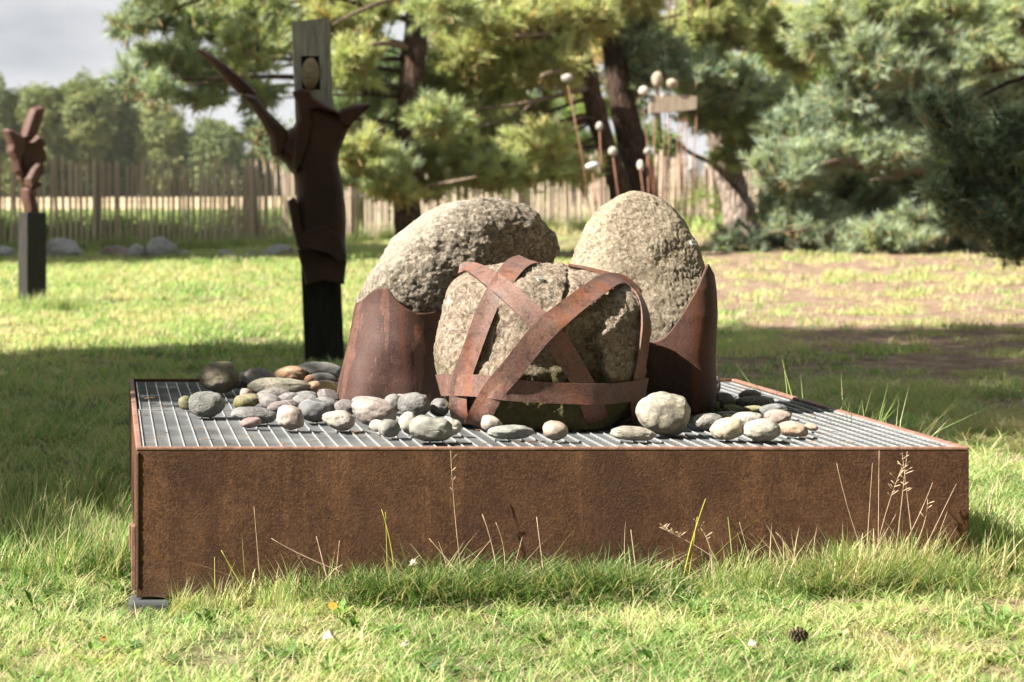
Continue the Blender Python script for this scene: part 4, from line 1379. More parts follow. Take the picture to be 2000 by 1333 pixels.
# ------------------------------------------------------------------ stones on rods, and the board on rods
DM = 31.0
M_wstone = stone_mat('white_rod_stone', (0.28, 0.26, 0.235), (0.17, 0.155, 0.14), (0.36, 0.34, 0.31), 0.2, 0.7, 0.3)
M_gstone = stone_mat('grey_rod_stone', (0.45, 0.47, 0.49), (0.3, 0.31, 0.32), (0.6, 0.62, 0.64), 0.2, 0.7, 0.3)
M_pstone = stone_mat('pink_rod_stone', (0.52, 0.42, 0.36), (0.35, 0.27, 0.22), (0.62, 0.54, 0.48), 0.2, 0.7, 0.3)
def rod_stone(x, y, hw, hh, tilt, foot_x, mat, label, rods=None):
    d = DM
    c = P(x, y, d)
    fx = S(foot_x - PX, d)
    fz = gz(fx, d)
    t = thing('stone_on_rod', label, 'sculpture', (fx, d, fz), 'stones balanced on thin rods')
    n, f = ICO[3]
    v = n * 0.8 * np.array([S(hw, d), S(min(hw, hh) * 1.1, d), S(hh, d)]) * (1 + 0.12 * fbm(n, 1.2, 2, x))[:, None]
    an = R(tilt)
    v = v @ np.array([[math.cos(an), 0, math.sin(an)], [0, 1, 0], [-math.sin(an), 0, math.cos(an)]])
    add('stone', mesh('stone', v + np.array(c), f), mat, t)
    mb = MB().tube([(fx, d, fz - 0.03), tuple((Vector((fx, d, fz)) * 0.4 + c * 0.6) + Vector((0.03, 0, 0))), tuple(c - Vector((0, 0, S(hh, d) * 0.8)))], [0.009] * 3, 6)
    add('rod', mb.mesh('rod'), M_rod, t)
rod_stone(1108, 153, 15, 11, 4, 1170, M_wstone, 'highest white stone on a long leaning rod, left of the trunks')
rod_stone(1171, 247, 9, 11, 0, 1172, M_wstone, 'white round stone on a rod against the left leaning trunk')
rod_stone(1157, 324, 18, 9, 12, 1165, M_gstone, 'long grey stone lying crosswise on a rod before the pale fence')
rod_stone(1197, 296, 11, 12, -10, 1216, M_wstone, 'white heart-like stone on a rod between the two trunks')
rod_stone(1264, 296, 8, 9, 0, 1262, M_wstone, 'small white stone on a rod at the right trunk')
rod_stone(1251, 324, 8, 14, 6, 1264, M_pstone, 'pinkish upright stone on a rod before the right trunk')
DM = 36.3
bt = thing('board_on_rods', 'pale notched wooden board carrying stones on a cluster of thin rods', 'sculpture', (S(1310 - PX, DM), DM, gz(S(1310 - PX, DM), DM)))
m = Mat('pale_board', 0.8, 0, 0.2)
m.color(m.ramp(m.noise(m.obj((1, 1, 0.2)), 18, 5), [(0.3, (0.25, 0.2, 0.15)), (0.7, (0.36, 0.3, 0.24))]))
M_board = m.m
add('board', prism([(1268, 222), (1270, 186), (1284, 183), (1289, 194), (1294, 184), (1330, 184), (1362, 190), (1360, 214), (1330, 218)], DM, 0.06, [(1.0, 0.008)]), M_board, bt)
for x, y, hw, hh, mt_ in ((1257, 178, 9, 9, M_pstone), (1284, 156, 11, 16, M_board), (1312, 164, 12, 10, M_board),):
    n, f = ICO[3]
    v = n * np.array([S(hw, DM), S(hw, DM) * 0.8, S(hh, DM)]) * (1 + 0.3 * fbm(n, 1.3, 3, x))[:, None]
    add('stone', mesh('stone', v + np.array(P(x, y, DM)), f), mt_, bt)
for x0, x1 in ((1276, 1286), (1281, 1276), (1300, 1290), (1309, 1302), (1327, 1316), (1336, 1322), (1342, 1338), (1362, 1345), (1257, 1292)):
    fx = S(x1 - PX, DM)
    mb = MB().tube([(fx, DM + 0.03, gz(fx, DM) - 0.03), tuple(P(x0, 212, DM) + Vector((0, 0.03, 0)))], [0.009, 0.008], 6)
    add('rod', mb.mesh('rod'), M_rod, bt)
DM = 31.0
ht = thing('hanging_rods', 'bunch of thin rusty rods hanging high among the pine needles', 'sculpture', tuple(P(1330, 30, DM)))
for x0, x1, y1 in ((1310, 1306, 60), (1325, 1318, 50), (1340, 1346, 45), (1352, 1350, 40), (1372, 1392, 55)):
    mb = MB().tube([tuple(P(x0, -40, DM)), tuple(P(x1, y1, DM))], [0.01, 0.01], 6)
    add('rod', mb.mesh('rod'), M_rod, ht)

# ------------------------------------------------------------------ trees
def z_rot(vec):
    vec = np.asarray(vec, float)
    vec = vec / (np.linalg.norm(vec, axis=-1, keepdims=True) + 1e-9)
    return np.stack([np.zeros(len(vec)), np.arccos(np.clip(vec[:, 2], -1, 1)), np.arctan2(vec[:, 1], vec[:, 0])], -1)

def pine(label, d, trunk, pads, seed, mat=None, dens=1.0, tscale=1.75, extra=(), tmul=1.0, pad_depth=0.8, name='pine_tree'):
    """trunk: (x px, y px, width px) from the ground up; pads: (x, y, rx, ry, tint, depth offset) needle boughs in photo pixels"""
    rs = np.random.default_rng(seed)
    tp = curve_pts(trunk, 40)
    p0 = P(trunk[0][0], trunk[0][1], d)
    zg = gz(p0.x, d)
    root = thing(name, label, 'tree', (p0.x, d, zg))
    pts = [P(a[0], a[1], d) for a in tp]
    pts[0].z = zg - 0.1
    rad = [S(a[2], d) / 2 for a in tp]
    v, f = tube_data(pts, rad, 18, True)
    v = np.array([tuple(q) for q in v])
    cen = np.repeat(np.array([tuple(q) for q in pts]), 18, 0)
    out = v - cen
    v = v + out * (fbm(v, 3.0, 3, seed) * 0.35)[:, None]
    add('trunk', mesh('trunk', v, f), mat or M_bark, root)
    br, bare = MB(), MB()
    TP, TD, TT = [], [], []
    for k, pd in enumerate(pads):
        x, y, rx, ry, tint = pd[:5]
        dd = pd[5] if len(pd) > 5 else rs.uniform(-1.2, 1.2)
        c = np.array(tuple(P(x, y, d + dd)))
        ax = np.array([S(rx, d), S(rx, d) * pad_depth, S(ry, d)])
        # limb from the trunk
        di = [np.linalg.norm(np.array(tuple(q))[[0, 2]] * np.array([1, 1.3]) - (c - np.array([0, 0, -0.2]))[[0, 2]] * np.array([1, 1.3])) for q in pts]
        a = np.array(tuple(pts[int(np.argmin(di))]))
        mid = (a + c) / 2 + np.array([0, 0, 0.12 * np.linalg.norm(c - a) * rs.uniform(-0.3, 1)]) + rs.normal(size=3) * 0.1
        lp = curve_pts([a, mid, c - np.array([0, 0, ax[2] * 0.2])], 10)
        r0 = 0.014 + 0.009 * np.linalg.norm(c - a)
        br.tube([tuple(q) for q in lp], list(np.linspace(min(r0, 0.06), 0.01, 10)), 6)
        area = ax[0] * ax[2]
        ntw = int(max(8, area * 130 * dens))
        for _ in range(ntw):
            u = rs.normal(size=3)
            u /= np.linalg.norm(u)
            st_ = c + rs.uniform(-0.45, 0.45, 3) * ax
            en = c + u * ax * rs.uniform(0.7, 1.12)
            dirv = en - st_
            L = np.linalg.norm(dirv) + 1e-6
            dirv /= L
            sagm = (st_ + en) / 2 + rs.normal(size=3) * 0.08 * L
            tw = curve_pts([st_, sagm, en], 5)
            br.tube([tuple(q) for q in tw], [0.012, 0.01, 0.008, 0.006, 0.004], 3, caps=False)
            nt = int(rs.integers(6, 11))
            for t in np.linspace(0.35, 1.0, nt):
                q = st_ * (1 - t) ** 2 + 2 * sagm * t * (1 - t) + en * t * t
                q = q + rs.normal(size=3) * 0.05
                TP.append(q)
                TD.append(dirv * 0.7 + rs.normal(size=3) * 0.45 + np.array([0, 0, 0.45]))
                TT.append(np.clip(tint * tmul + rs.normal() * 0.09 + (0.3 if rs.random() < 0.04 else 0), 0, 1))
    for ex in extra:
        cp = curve_pts(ex, 14)
        bare.tube([tuple(P(q[0], q[1], d - 1.1 * j_ / 13)) for j_, q in enumerate(cp)], [S(q[2], d) / 2 for q in cp], 7, wob=0.12, seed=seed)
    if br.v:
        add('branches', br.mesh('branches'), M_bark, root, kind='stuff')
    if bare.v:
        add('bare_boughs', bare.mesh('bare_boughs'), M_branch, root, kind='stuff')
    n = len(TP)
    scatter('needles', np.array(TP), z_rot(TD), rs.uniform(0.55, 1.4, n) * tscale, np.array(TT), C_needle, root, idx=rs.integers(0, 6, n))
    return root

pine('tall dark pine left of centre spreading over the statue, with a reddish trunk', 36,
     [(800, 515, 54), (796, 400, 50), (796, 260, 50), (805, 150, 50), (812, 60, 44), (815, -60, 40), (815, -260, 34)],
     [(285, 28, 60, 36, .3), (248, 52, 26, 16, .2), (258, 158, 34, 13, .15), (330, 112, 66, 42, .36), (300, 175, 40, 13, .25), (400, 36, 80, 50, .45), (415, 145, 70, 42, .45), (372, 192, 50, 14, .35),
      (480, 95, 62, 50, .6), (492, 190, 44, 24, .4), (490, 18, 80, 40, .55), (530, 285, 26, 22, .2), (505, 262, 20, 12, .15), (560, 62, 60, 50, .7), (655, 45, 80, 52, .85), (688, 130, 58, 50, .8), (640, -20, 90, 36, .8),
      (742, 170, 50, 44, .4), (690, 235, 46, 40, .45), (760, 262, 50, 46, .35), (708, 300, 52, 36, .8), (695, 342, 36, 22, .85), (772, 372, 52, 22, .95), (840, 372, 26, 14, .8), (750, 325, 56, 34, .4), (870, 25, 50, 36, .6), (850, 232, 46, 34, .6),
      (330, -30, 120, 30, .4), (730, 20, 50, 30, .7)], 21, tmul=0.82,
     extra=[[(800, 95, 16), (760, 85, 12), (725, 88, 6)], [(797, 385, 12), (845, 364, 9), (880, 356, 7), (930, 346, 4)], [(812, -10, 14), (745, 5, 10), (690, 28, 8), (650, 48, 4)]])
pine('olive yellow pine with the left of two leaning trunks', 37,
     [(1245, 520, 48), (1215, 390, 44), (1182, 280, 40), (1155, 180, 38), (1130, 70, 34), (1118, -30, 30), (1108, -220, 24)],
     [(1000, 38, 110, 50, .85), (912, 118, 90, 54, .85), (1015, 130, 80, 48, .9), (885, 205, 70, 38, .8), (945, 245, 80, 40, .85), (905, 300, 70, 36, .6), (980, 328, 74, 36, .6), (1052, 285, 64, 32, .85),
      (1085, 330, 50, 22, .75), (1050, 212, 40, 26, .85), (1075, 55, 60, 44, .9), (940, 352, 60, 18, .7), (1150, 20, 60, 40, .9), (870, 60, 60, 50, .75), (1130, 335, 40, 14, .8), (960, 80, 90, 60, .7), (860, 160, 60, 50, .65), (1010, 290, 70, 40, .75), (930, 180, 70, 40, .8), (1080, 130, 60, 44, .85), (870, 290, 50, 40, .6), (1030, 340, 60, 24, .7), (820, 320, 40, 26, .7)], 22, tmul=0.82,
     extra=[[(1160, 168, 13), (1110, 182, 11), (1050, 196, 9), (985, 208, 6), (890, 214, 3)], [(1050, 196, 7), (1000, 228, 5), (920, 252, 3)], [(1150, 110, 16), (1110, 132, 14), (1060, 148, 9)], [(1135, 70, 14), (1070, 66, 11), (1010, 70, 7)]])
pine('pine with the thicker right trunk of the leaning pair', 38,
     [(1285, 520, 60), (1262, 390, 56), (1230, 260, 52), (1208, 160, 46), (1195, 80, 42), (1180, -40, 36), (1175, -220, 28)],
     [(1205, 35, 50, 40, .85), (1190, 85, 36, 30, .9), (1245, -5, 60, 34, .7), (1160, 40, 50, 40, .8), (1250, 120, 30, 30, .6)], 23)
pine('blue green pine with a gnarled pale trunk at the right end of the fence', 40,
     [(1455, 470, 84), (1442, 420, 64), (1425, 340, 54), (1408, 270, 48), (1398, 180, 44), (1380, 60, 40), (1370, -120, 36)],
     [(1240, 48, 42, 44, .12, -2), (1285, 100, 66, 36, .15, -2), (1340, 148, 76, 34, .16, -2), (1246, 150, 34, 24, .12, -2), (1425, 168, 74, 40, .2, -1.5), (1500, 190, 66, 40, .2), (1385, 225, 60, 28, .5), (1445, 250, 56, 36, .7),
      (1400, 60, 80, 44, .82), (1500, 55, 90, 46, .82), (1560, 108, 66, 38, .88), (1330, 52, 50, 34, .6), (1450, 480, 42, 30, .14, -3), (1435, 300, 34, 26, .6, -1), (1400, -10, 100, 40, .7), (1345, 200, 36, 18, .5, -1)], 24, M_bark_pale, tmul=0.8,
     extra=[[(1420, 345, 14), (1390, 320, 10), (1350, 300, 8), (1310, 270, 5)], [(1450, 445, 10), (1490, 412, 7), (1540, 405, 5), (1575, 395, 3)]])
pine('broad blue green pine filling the right with boughs down to the lawn', 37,
     [(2160, 540, 90), (2150, 400, 84), (2140, 200, 76), (2130, 0, 66), (2125, -250, 50)],
     [(1612, 60, 70, 50, .55), (1700, 25, 100, 50, .6), (1850, 25, 100, 50, .6), (1970, 30, 80, 60, .45), (1705, 120, 80, 48, .35), (1800, 118, 84, 50, .35), (1920, 105, 84, 54, .5), (1652, 205, 90, 46, .2), (1762, 215, 84, 46, .2), (1565, 262, 72, 40, .15),
      (1625, 298, 84, 36, .3), (1725, 290, 92, 40, .35), (1535, 332, 62, 40, .22), (1560, 392, 70, 30, .28), (1662, 395, 92, 38, .32), (1785, 375, 84, 42, .34), (1620, 448, 72, 28, .18), (1722, 468, 92, 28, .28), (1835, 468, 92, 24, .32),
      (1595, 492, 42, 16, .2), (1700, 505, 60, 12, .3), (1905, 215, 84, 60, .22), (1955, 395, 74, 44, .2), (1880, 330, 80, 50, .3), (1840, 160, 70, 40, .28), (1985, 300, 70, 60, .25), (1990, 180, 60, 60, .25), (1520, 425, 50, 34, .25), (1590, 440, 70, 40, .2), (1690, 430, 80, 44, .28), (1790, 440, 80, 40, .3), (1560, 340, 60, 50, .25), (1650, 350, 70, 40, .3), (1880, 420, 70, 60, .2), (1500, 470, 40, 20, .2), (1650, 480, 90, 26, .22), (1770, 490, 80, 20, .3)], 25, tmul=0.62,
     extra=[[(2145, 400, 34), (1980, 365, 28), (1850, 345, 24), (1775, 331, 20), (1735, 328, 17), (1690, 316, 14), (1640, 312, 10), (1606, 320, 4)], [(1850, 347, 14), (1790, 338, 11), (1745, 346, 8), (1700, 352, 3)], [(2150, 450, 20), (1950, 445, 14), (1800, 432, 10), (1640, 430, 7), (1580, 448, 5), (1500, 454, 3)]])
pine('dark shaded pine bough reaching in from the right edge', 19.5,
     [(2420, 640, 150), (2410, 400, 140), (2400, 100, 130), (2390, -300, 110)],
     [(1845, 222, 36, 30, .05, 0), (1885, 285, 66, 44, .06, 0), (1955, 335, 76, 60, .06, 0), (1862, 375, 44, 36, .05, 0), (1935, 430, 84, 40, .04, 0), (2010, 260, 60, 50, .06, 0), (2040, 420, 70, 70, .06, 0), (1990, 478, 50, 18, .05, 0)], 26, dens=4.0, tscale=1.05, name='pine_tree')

def lobed_tree(label, name, d, lobes, seed, coll, per, tint, scl, trunk_w=None, mat=None, tvar=0.2, n_idx=5, mod=0.35, group=None, cat='tree'):
    """lobes: (x, y, z, rx, ry, rz) in metres"""
    rs = np.random.default_rng(seed)
    x0 = float(np.mean([l_[0] for l_ in lobes])); y0 = float(np.mean([l_[1] for l_ in lobes]))
    zg = gz(x0, y0)
    root = thing(name, label, cat, (x0, y0, zg), group)
    zt = max(l_[2] + l_[5] * 0.3 for l_ in lobes)
    if trunk_w:
        mb = MB().tube([(x0, y0, zg - 0.2), (x0 + 0.1, y0, zg + (zt - zg) * 0.4), (x0, y0 + 0.1, zt)], [trunk_w, trunk_w * 0.75, trunk_w * 0.25], 9, wob=0.1, seed=seed)
        add('trunk', mb.mesh('trunk'), mat or M_bark, root)
        mb = MB()
        for l_ in lobes:
            a = np.array([x0, y0, max(zg + 0.3, min(l_[2] - l_[5] * 0.5, zt))])
            b = np.array(l_[:3])
            q = curve_pts([a, (a + b) / 2 + rs.normal(size=3) * 0.15, b], 6)
            mb.tube([tuple(w) for w in q], list(np.linspace(trunk_w * 0.4, trunk_w * 0.1, 6)), 5)
        add('branches', mb.mesh('branches'), mat or M_bark, root, kind='stuff')
    PT, TT = [], []
    for l_ in lobes:
        c, ax = np.array(l_[:3]), np.array(l_[3:6])
        n = int(per * (ax[0] * ax[2] + ax[1] * ax[2] + ax[0] * ax[1]))
        u = rs.normal(size=(n, 3)); u /= np.linalg.norm(u, axis=1)[:, None]
        r = rs.uniform(0.55, 1.08, n) ** 0.7
        bumps = 1 + mod * fbm(u * ax + c, 1.2 / max(0.6, ax.mean() * 0.35), 3, seed)
        q = c + u * ax * (r * bumps)[:, None]
        keep = q[:, 2] > ground_z(q[:, 0], q[:, 1]) + 0.05
        q = q[keep]
        PT.append(q)
        TT.append(np.clip(tint + tvar * fbm(q, 0.6 / max(0.6, ax.mean() * 0.3), 2, seed + 3) * 1.6 + rs.normal(size=len(q)) * 0.06, 0, 1))
    PT, TT = np.concatenate(PT), np.concatenate(TT)
    n = len(PT)
    scatter('leaves', PT, rs.uniform(-0.6, 0.6, (n, 3)) + np.array([0, 0, 1]) * rs.uniform(0, 6.28, (n, 1)), rs.uniform(0.7, 1.25, n) * scl, TT, coll, root, idx=rs.integers(0, n_idx, n))
    return root

def px_lobes(d, lst):
    return [(*P(x, y, d + dd), S(rx, d), S(rx, d) * 0.9, S(ry, d)) for x, y, rx, ry, dd in lst]
# broadleaved trees beyond the fence
for k, (label, d, lst, tint, tv) in enumerate([
    ('dark green broadleaved tree behind the tall dark pine', 60, [(720, 185, 70, 60, 0), (660, 250, 60, 60, 1), (760, 300, 80, 70, 0), (690, 360, 80, 70, 0), (800, 400, 70, 50, 1), (640, 430, 60, 50, 1), (740, 110, 50, 30, 2)], 0.3, 0.25),
    ('mid green tree behind the olive yellow pine', 66, [(900, 320, 80, 70, 0), (960, 210, 80, 60, 1), (1060, 260, 90, 80, 0), (1000, 380, 90, 60, 0), (1140, 330, 80, 70, 1), (890, 400, 80, 50, 0)], 0.5, 0.3),
    ('autumn tree turning orange and yellow above the leaning trunks', 70, [(1080, 110, 80, 50, 0), (1150, 60, 70, 50, 1), (1030, 40, 80, 50, 1), (1160, 190, 60, 50, 0)], 0.86, 0.35),
    ('dark green tree between the leaning trunks and the gnarled pine', 68, [(1270, 300, 60, 60, 0), (1320, 390, 90, 50, 0), (1250, 400, 70, 60, 0), (1340, 130, 90, 60, 1), (1230, 200, 40, 50, 1)], 0.4, 0.3),
    ('deep green tree behind the boughs of the blue green pines', 64, [(1530, 150, 90, 70, 0), (1480, 300, 90, 80, 0), (1600, 250, 100, 90, 0), (1560, 400, 110, 60, 0), (1700, 330, 120, 100, 0), (1650, 120, 120, 90, 1)], 0.35, 0.3),
    ('large green tree far right behind everything', 66, [(1820, 150, 140, 120, 0), (1900, 330, 140, 110, 0), (1780, 420, 120, 60, 0), (2020, 200, 140, 140, 0)], 0.4, 0.3)]):
    lobed_tree(label, 'broadleaf_tree', d, px_lobes(d, lst), 60 + k, C_leaf, 34, tint, 1.0, 0.16, None, tv)
lobed_tree('leafy shrub growing through the sunlit end of the fence', 'shrub', 52, px_lobes(50, [(1330, 420, 26, 24, 0), (1372, 395, 22, 26, 0), (1300, 440, 24, 14, 0)]), 77, C_leaf, 50, 0.6, 0.55, None, None, 0.25, cat='shrub')
lobed_tree('light green climber leaves beside the right leaning trunk', 'climbing_plant', 42, px_lobes(41.5, [(1212, 300, 12, 50, 0), (1222, 350, 14, 40, 0)]), 78, C_leaf, 90, 0.66, 0.4, None, None, 0.2, cat='plant')
# the far wood at the edge of the field, every crown a tree
DF = 272
for k, (label, lst, tint) in enumerate([
    ('far hazy tree cut off by the left edge of the picture', [(-20, 235, 50, 80, 0), (10, 300, 45, 80, 4)], 0.45),
    ('far broad tree with a pale lit top left in the wood', [(75, 245, 50, 68, 0), (60, 330, 60, 60, 0)], 0.65),
    ('tallest far tree of the wood behind the small sculpture', [(165, 235, 60, 78, 0), (150, 320, 70, 70, 2)], 0.6),
    ('far dark tree beside the tallest one of the wood', [(235, 245, 52, 80, 3), (235, 330, 55, 60, 3)], 0.4),
    ('far yellow green tree narrower than its neighbours', [(312, 270, 44, 64, 0), (320, 340, 46, 50, 0)], 0.7),
    ('far low round tree at the right end of the wood', [(415, 300, 58, 54, 0), (430, 350, 66, 40, 0)], 0.5),
    ('far dark tree low behind the fence and the statue', [(520, 345, 60, 44, 4), (590, 350, 50, 40, 4)], 0.35)]):
    lobed_tree(label, 'far_tree', DF, px_lobes(DF, lst), 90 + k, C_far_leaf, 9, tint, 1.0, 0.35, None, 0.3, 4, 0.3)

# trees that stand left of the view and throw the long shadows over the lawn
ca_, sa_ = math.cos(R(SUN_A)), math.sin(R(SUN_A))
def sp(s, p, z):
    p += 0.55 if p < 20 else 0.9
    return (s * ca_ - p * sa_, s * sa_ + p * ca_, z)
def shade(label, lobes, seed, per=9, scl=2.0):
    lobed_tree(label, 'unseen_tree', 0, [(*sp(s, p, z), rx, ry, rz) for s, p, z, rx, ry, rz in lobes], seed, C_leaf, per, 0.45, scl, 0.3, None, 0.2, 5, 0.2)
shade('dense green tree standing left of the lawn beside the platform', [(-3.5, 8.0, 3.6, 1.3, 1.8, 1.0), (-3, 9.2, 3.7, 1.3, 2.3, 1.2), (-3, 9.5, 4.9, 1.6, 2.1, 1.6), (-3, 10.9, 7.0, 2.2, 2.5, 2.4), (-3, 10.9, 10.3, 2.2, 2.5, 2.6), (-3, 10.8, 13.4, 2.0, 2.4, 2.2)], 301)
shade('dense green unseen tree standing left of the lawn behind the first one', [(-1, 13.6, 4.2, 1.8, 2.2, 2.0), (-1, 13.8, 7.2, 2.2, 2.4, 2.4), (-0.6, 14.2, 10.3, 2.2, 2.6, 2.4), (-0.6, 14.5, 13.6, 2.2, 2.5, 2.4)], 302)
shade('dense green tree left of the far lawn near the fence', [(1, 36.2, 6.0, 3.0, 2.8, 3.4), (1, 39.5, 6.0, 3.2, 3.0, 3.6), (1, 38.5, 9.6, 3.0, 4.0, 2.8)], 303, 28, 2.4)
shade('dense green tree left of the field verge beyond the fence', [(3, 47, 4.6, 4.0, 4.6, 4.0), (3, 54, 5.0, 4.0, 4.0, 4.4), (3, 52, 8.5, 3.4, 5.0, 3.0)], 304, 9, 2.6)

for k, (x, y, h, r_, where) in enumerate([(-7.5, -9, 18, 3.8, 'farthest left'), (-1, -8.5, 20, 4.2, 'left'), (5, -8, 20, 4.2, 'middle'), (10, -3, 19, 4.2, 'right'), (10.5, 4, 19, 4.0, 'far right'), (13, 11.5, 18, 4.0, 'beside the lawn')]):  # unseen trees added behind and beside the camera to cut sky light
    lobed_tree('tall unseen green tree added around the viewer to block sky light, ' + where, 'unseen_tree', 0,
               [(x, y, 0.2 * h, r_ * 0.85, r_ * 0.85, 0.2 * h), (x + 0.4, y, 0.48 * h, r_, r_, 0.22 * h), (x, y + 0.3, 0.78 * h, r_ * 0.9, r_ * 0.9, 0.22 * h)], 320 + k, C_leaf, 7, 0.35, 2.6, 0.35, None, 0.2, 5, 0.2,
               group='unseen trees added to block sky light')

# ------------------------------------------------------------------ grass
def tint_at(x, y):
    base = 0.5 + 0.5 * n2(x, y, 0.55, 3, 2.0) + 0.5 * n2(x, y, 2.8, 3, 9.0)
    base = base + 0.16 * sstep(2.5, 7, x - 0.12 * (y - 10)) * sstep(11, 15, y)      # drier under the pines
    base = base + 0.14 * sstep(15, 18, y) * (1 - sstep(44, 50, y)) - 0.04
    return base
def cover_at(x, y):
    bare = sstep(0.12, 0.42, n2(x, y, 1.1, 3, 5.0) + 0.3 * n2(x, y, 5, 2, 1.0))
    litter = sstep(1.6, 4.0, x - 0.1 * (y - 10)) * sstep(11, 14, y) * (1 - 0.6 * sstep(0.0, 0.3, n2(x, y, 0.5, 2, 7.0)))
    return np.clip(1 - 0.7 * bare - 0.86 * litter, 0.05, 1)
def in_box(x, y, m=0.0):
    return (x > W0 - m) & (x < W1 + m) & (y > D0 - m) & (y < D1 + m)
def lawn(name, y0, y1, per, coll, size, hscale=1.0, keep_all=False, tint_add=0.0):
    xm0, xm1 = (-90 - PX) / F, (2090 - PX) / F
    area = 0.5 * (y1 ** 2 - y0 ** 2) * (xm1 - xm0)
    n = int(area * per)
    y = np.sqrt(rng.uniform(y0 ** 2, y1 ** 2, n))
    x = rng.uniform(xm0, xm1, n) * y
    k = ~in_box(x, y, 0.01) & (rng.random(n) < cover_at(x, y))
    if y0 < 9:
        # bare patches: under the front left corner and right of centre in front
        spot = np.zeros(n)
        for cx, cy, r_ in ((0.06, 6.4, 0.16), (0.3, 6.42, 0.16), (1.18, 6.05, 0.11), (2.5, 6.1, 0.2), (0.95, 5.55, 0.09), (1.05, 6.12, 0.08)):
            spot = np.maximum(spot, np.exp(-(((x - cx) / r_) ** 2 + ((y - cy) / (r_ * 0.6)) ** 2)))
        k &= rng.random(n) > spot * 0.93
    x, y = x[k], y[k]
    n = len(x)
    z = ground_z(x, y) - 0.004
    s = size * rng.uniform(0.7, 1.3, n) * (0.85 + 0.4 * n2(x, y, 1.7, 2, 4.0))
    sc = np.stack([s, s, s * hscale * rng.uniform(0.7, 1.25, n)], -1)
    rot = np.stack([rng.normal(0, 0.12, n), rng.normal(0, 0.12, n), rng.uniform(0, 6.28, n)], -1)
    t = np.clip(tint_at(x, y) + rng.normal(0, 0.1, n) + tint_add, 0, 1)
    return scatter(name, np.stack([x, y, z], -1), rot, sc, t, coll)
lawn('grass', 4.9, 9.2, 640, C_lawn, 1.0)
def weed(name, seed):
    rs = random.Random(seed)
    V, Fc, bv = [], [], []
    for i in range(13):
        a, L, up = rs.uniform(0, 6.28), rs.uniform(0.018, 0.05), rs.uniform(0.1, 0.9)
        w = L * rs.uniform(0.16, 0.34)
        d_, p_ = Vector((math.cos(a), math.sin(a), 0)), Vector((-math.sin(a), math.cos(a), 0))
        q = Vector((rs.uniform(-.02, .02), rs.uniform(-.02, .02), 0.004))
        o = len(V)
        V += [q, q + d_ * L * 0.55 + p_ * w + Vector((0, 0, L * up * 0.8)), q + d_ * L + Vector((0, 0, L * up)), q + d_ * L * 0.55 - p_ * w + Vector((0, 0, L * up * 0.8))]
        Fc += [(o, o + 1, o + 2), (o, o + 2, o + 3)]
        bv += [rs.random() * 0.6] * 4
    me = mesh(name, V, Fc)
    me.materials.append(M_grass)
    return with_bv(me, bv)
C_weed = proto_collection('lawn_weed', [weed('weed', 600 + i) for i in range(5)])
o_ = lawn('clover', 4.9, 9.2, 60, C_weed, 1.0, 1.0, tint_add=-0.3)
lawn('grass', 9.2, 15, 190, C_lawn, 1.55)
lawn('grass', 15, 24, 40, C_far, 1.0)
lawn('grass', 24, 46, 16, C_far, 1.5)
lawn('grass', 46, 104, 2.4, C_far, 3.2, 1.4)
def strip(name, n, xf, yf, coll, lo, hi, tlo, thi, hmul=1.0):
    x, y = xf(n), yf(n)
    k = ~in_box(x, y, 0.005)
    x, y = x[k], y[k]
    n = len(x)
    s = rng.uniform(lo, hi, n)
    sc = np.stack([s, s, s * hmul * rng.uniform(0.7, 1.2, n)], -1)
    rot = np.stack([rng.normal(0, 0.14, n), rng.normal(0, 0.14, n), rng.uniform(0, 6.28, n)], -1)
    return scatter(name, np.stack([x, y, ground_z(x, y) - 0.005], -1), rot, sc, rng.uniform(tlo, thi, n), coll)
U = rng.uniform
# longer grass along the steel where the mower does not reach
strip('tall_grass', 400, lambda n: 0.42 + (W1 - 0.42) * U(0, 1, n) ** 0.8, lambda n: D0 - 0.01 - np.abs(rng.normal(0, 0.085, n)), C_tall, 0.4, 0.85, 0.25, 0.75)
strip('tall_grass', 95, lambda n: rng.normal(2.2, 0.12, n), lambda n: D0 - 0.02 - np.abs(rng.normal(0, 0.08, n)), C_tall, 0.7, 1.2, 0.3, 0.95)
strip('tall_grass', 260, lambda n: W1 + 0.02 + np.abs(rng.normal(0, 0.22, n)), lambda n: U(D0 - 0.05, D0 + 1.6, n), C_tall, 0.7, 1.2, 0.2, 0.6)
strip('tall_grass', 420, lambda n: W0 - 0.02 - np.abs(rng.normal(0, 0.28, n)), lambda n: U(D0 + 0.3, D0 + 2.2, n), C_tall, 0.6, 1.15, 0.1, 0.5)
strip('tall_grass', 26, lambda n: U(0.16, 0.45, n), lambda n: D0 - 0.02 - np.abs(rng.normal(0, 0.04, n)), C_tall, 0.35, 0.8, 0.4, 0.9)
strip('tall_grass', 50, lambda n: W1 + 0.01 + np.abs(rng.normal(0, 0.02, n)), lambda n: U(7.2, 8.2, n), C_tall, 1.2, 2.6, 0.35, 0.6, 1.1)
C_wisp = proto_collection('grass_wisp', [grass_clump('wisp', M_grass, 5, 0.03, 0.19, 0.0032, 0.55, 700 + i, 5, 0.9) for i in range(6)])
strip('tall_grass', 120, lambda n: U(0.3, W1, n), lambda n: D0 - 0.02 - np.abs(rng.normal(0, 0.05, n)), C_wisp, 0.6, 1.25, 0.35, 0.95)
strip('yarrow', 230, lambda n: U(0.65, 1.5, n), lambda n: D0 - 0.02 - np.abs(rng.normal(0, 0.07, n)), C_feather, 1.2, 2.1, 0.0, 0.22)
strip('yarrow', 120, lambda n: rng.normal(2.15, 0.15, n), lambda n: D0 - 0.05 - np.abs(rng.normal(0, 0.08, n)), C_feather, 0.9, 1.6, 0.05, 0.3)
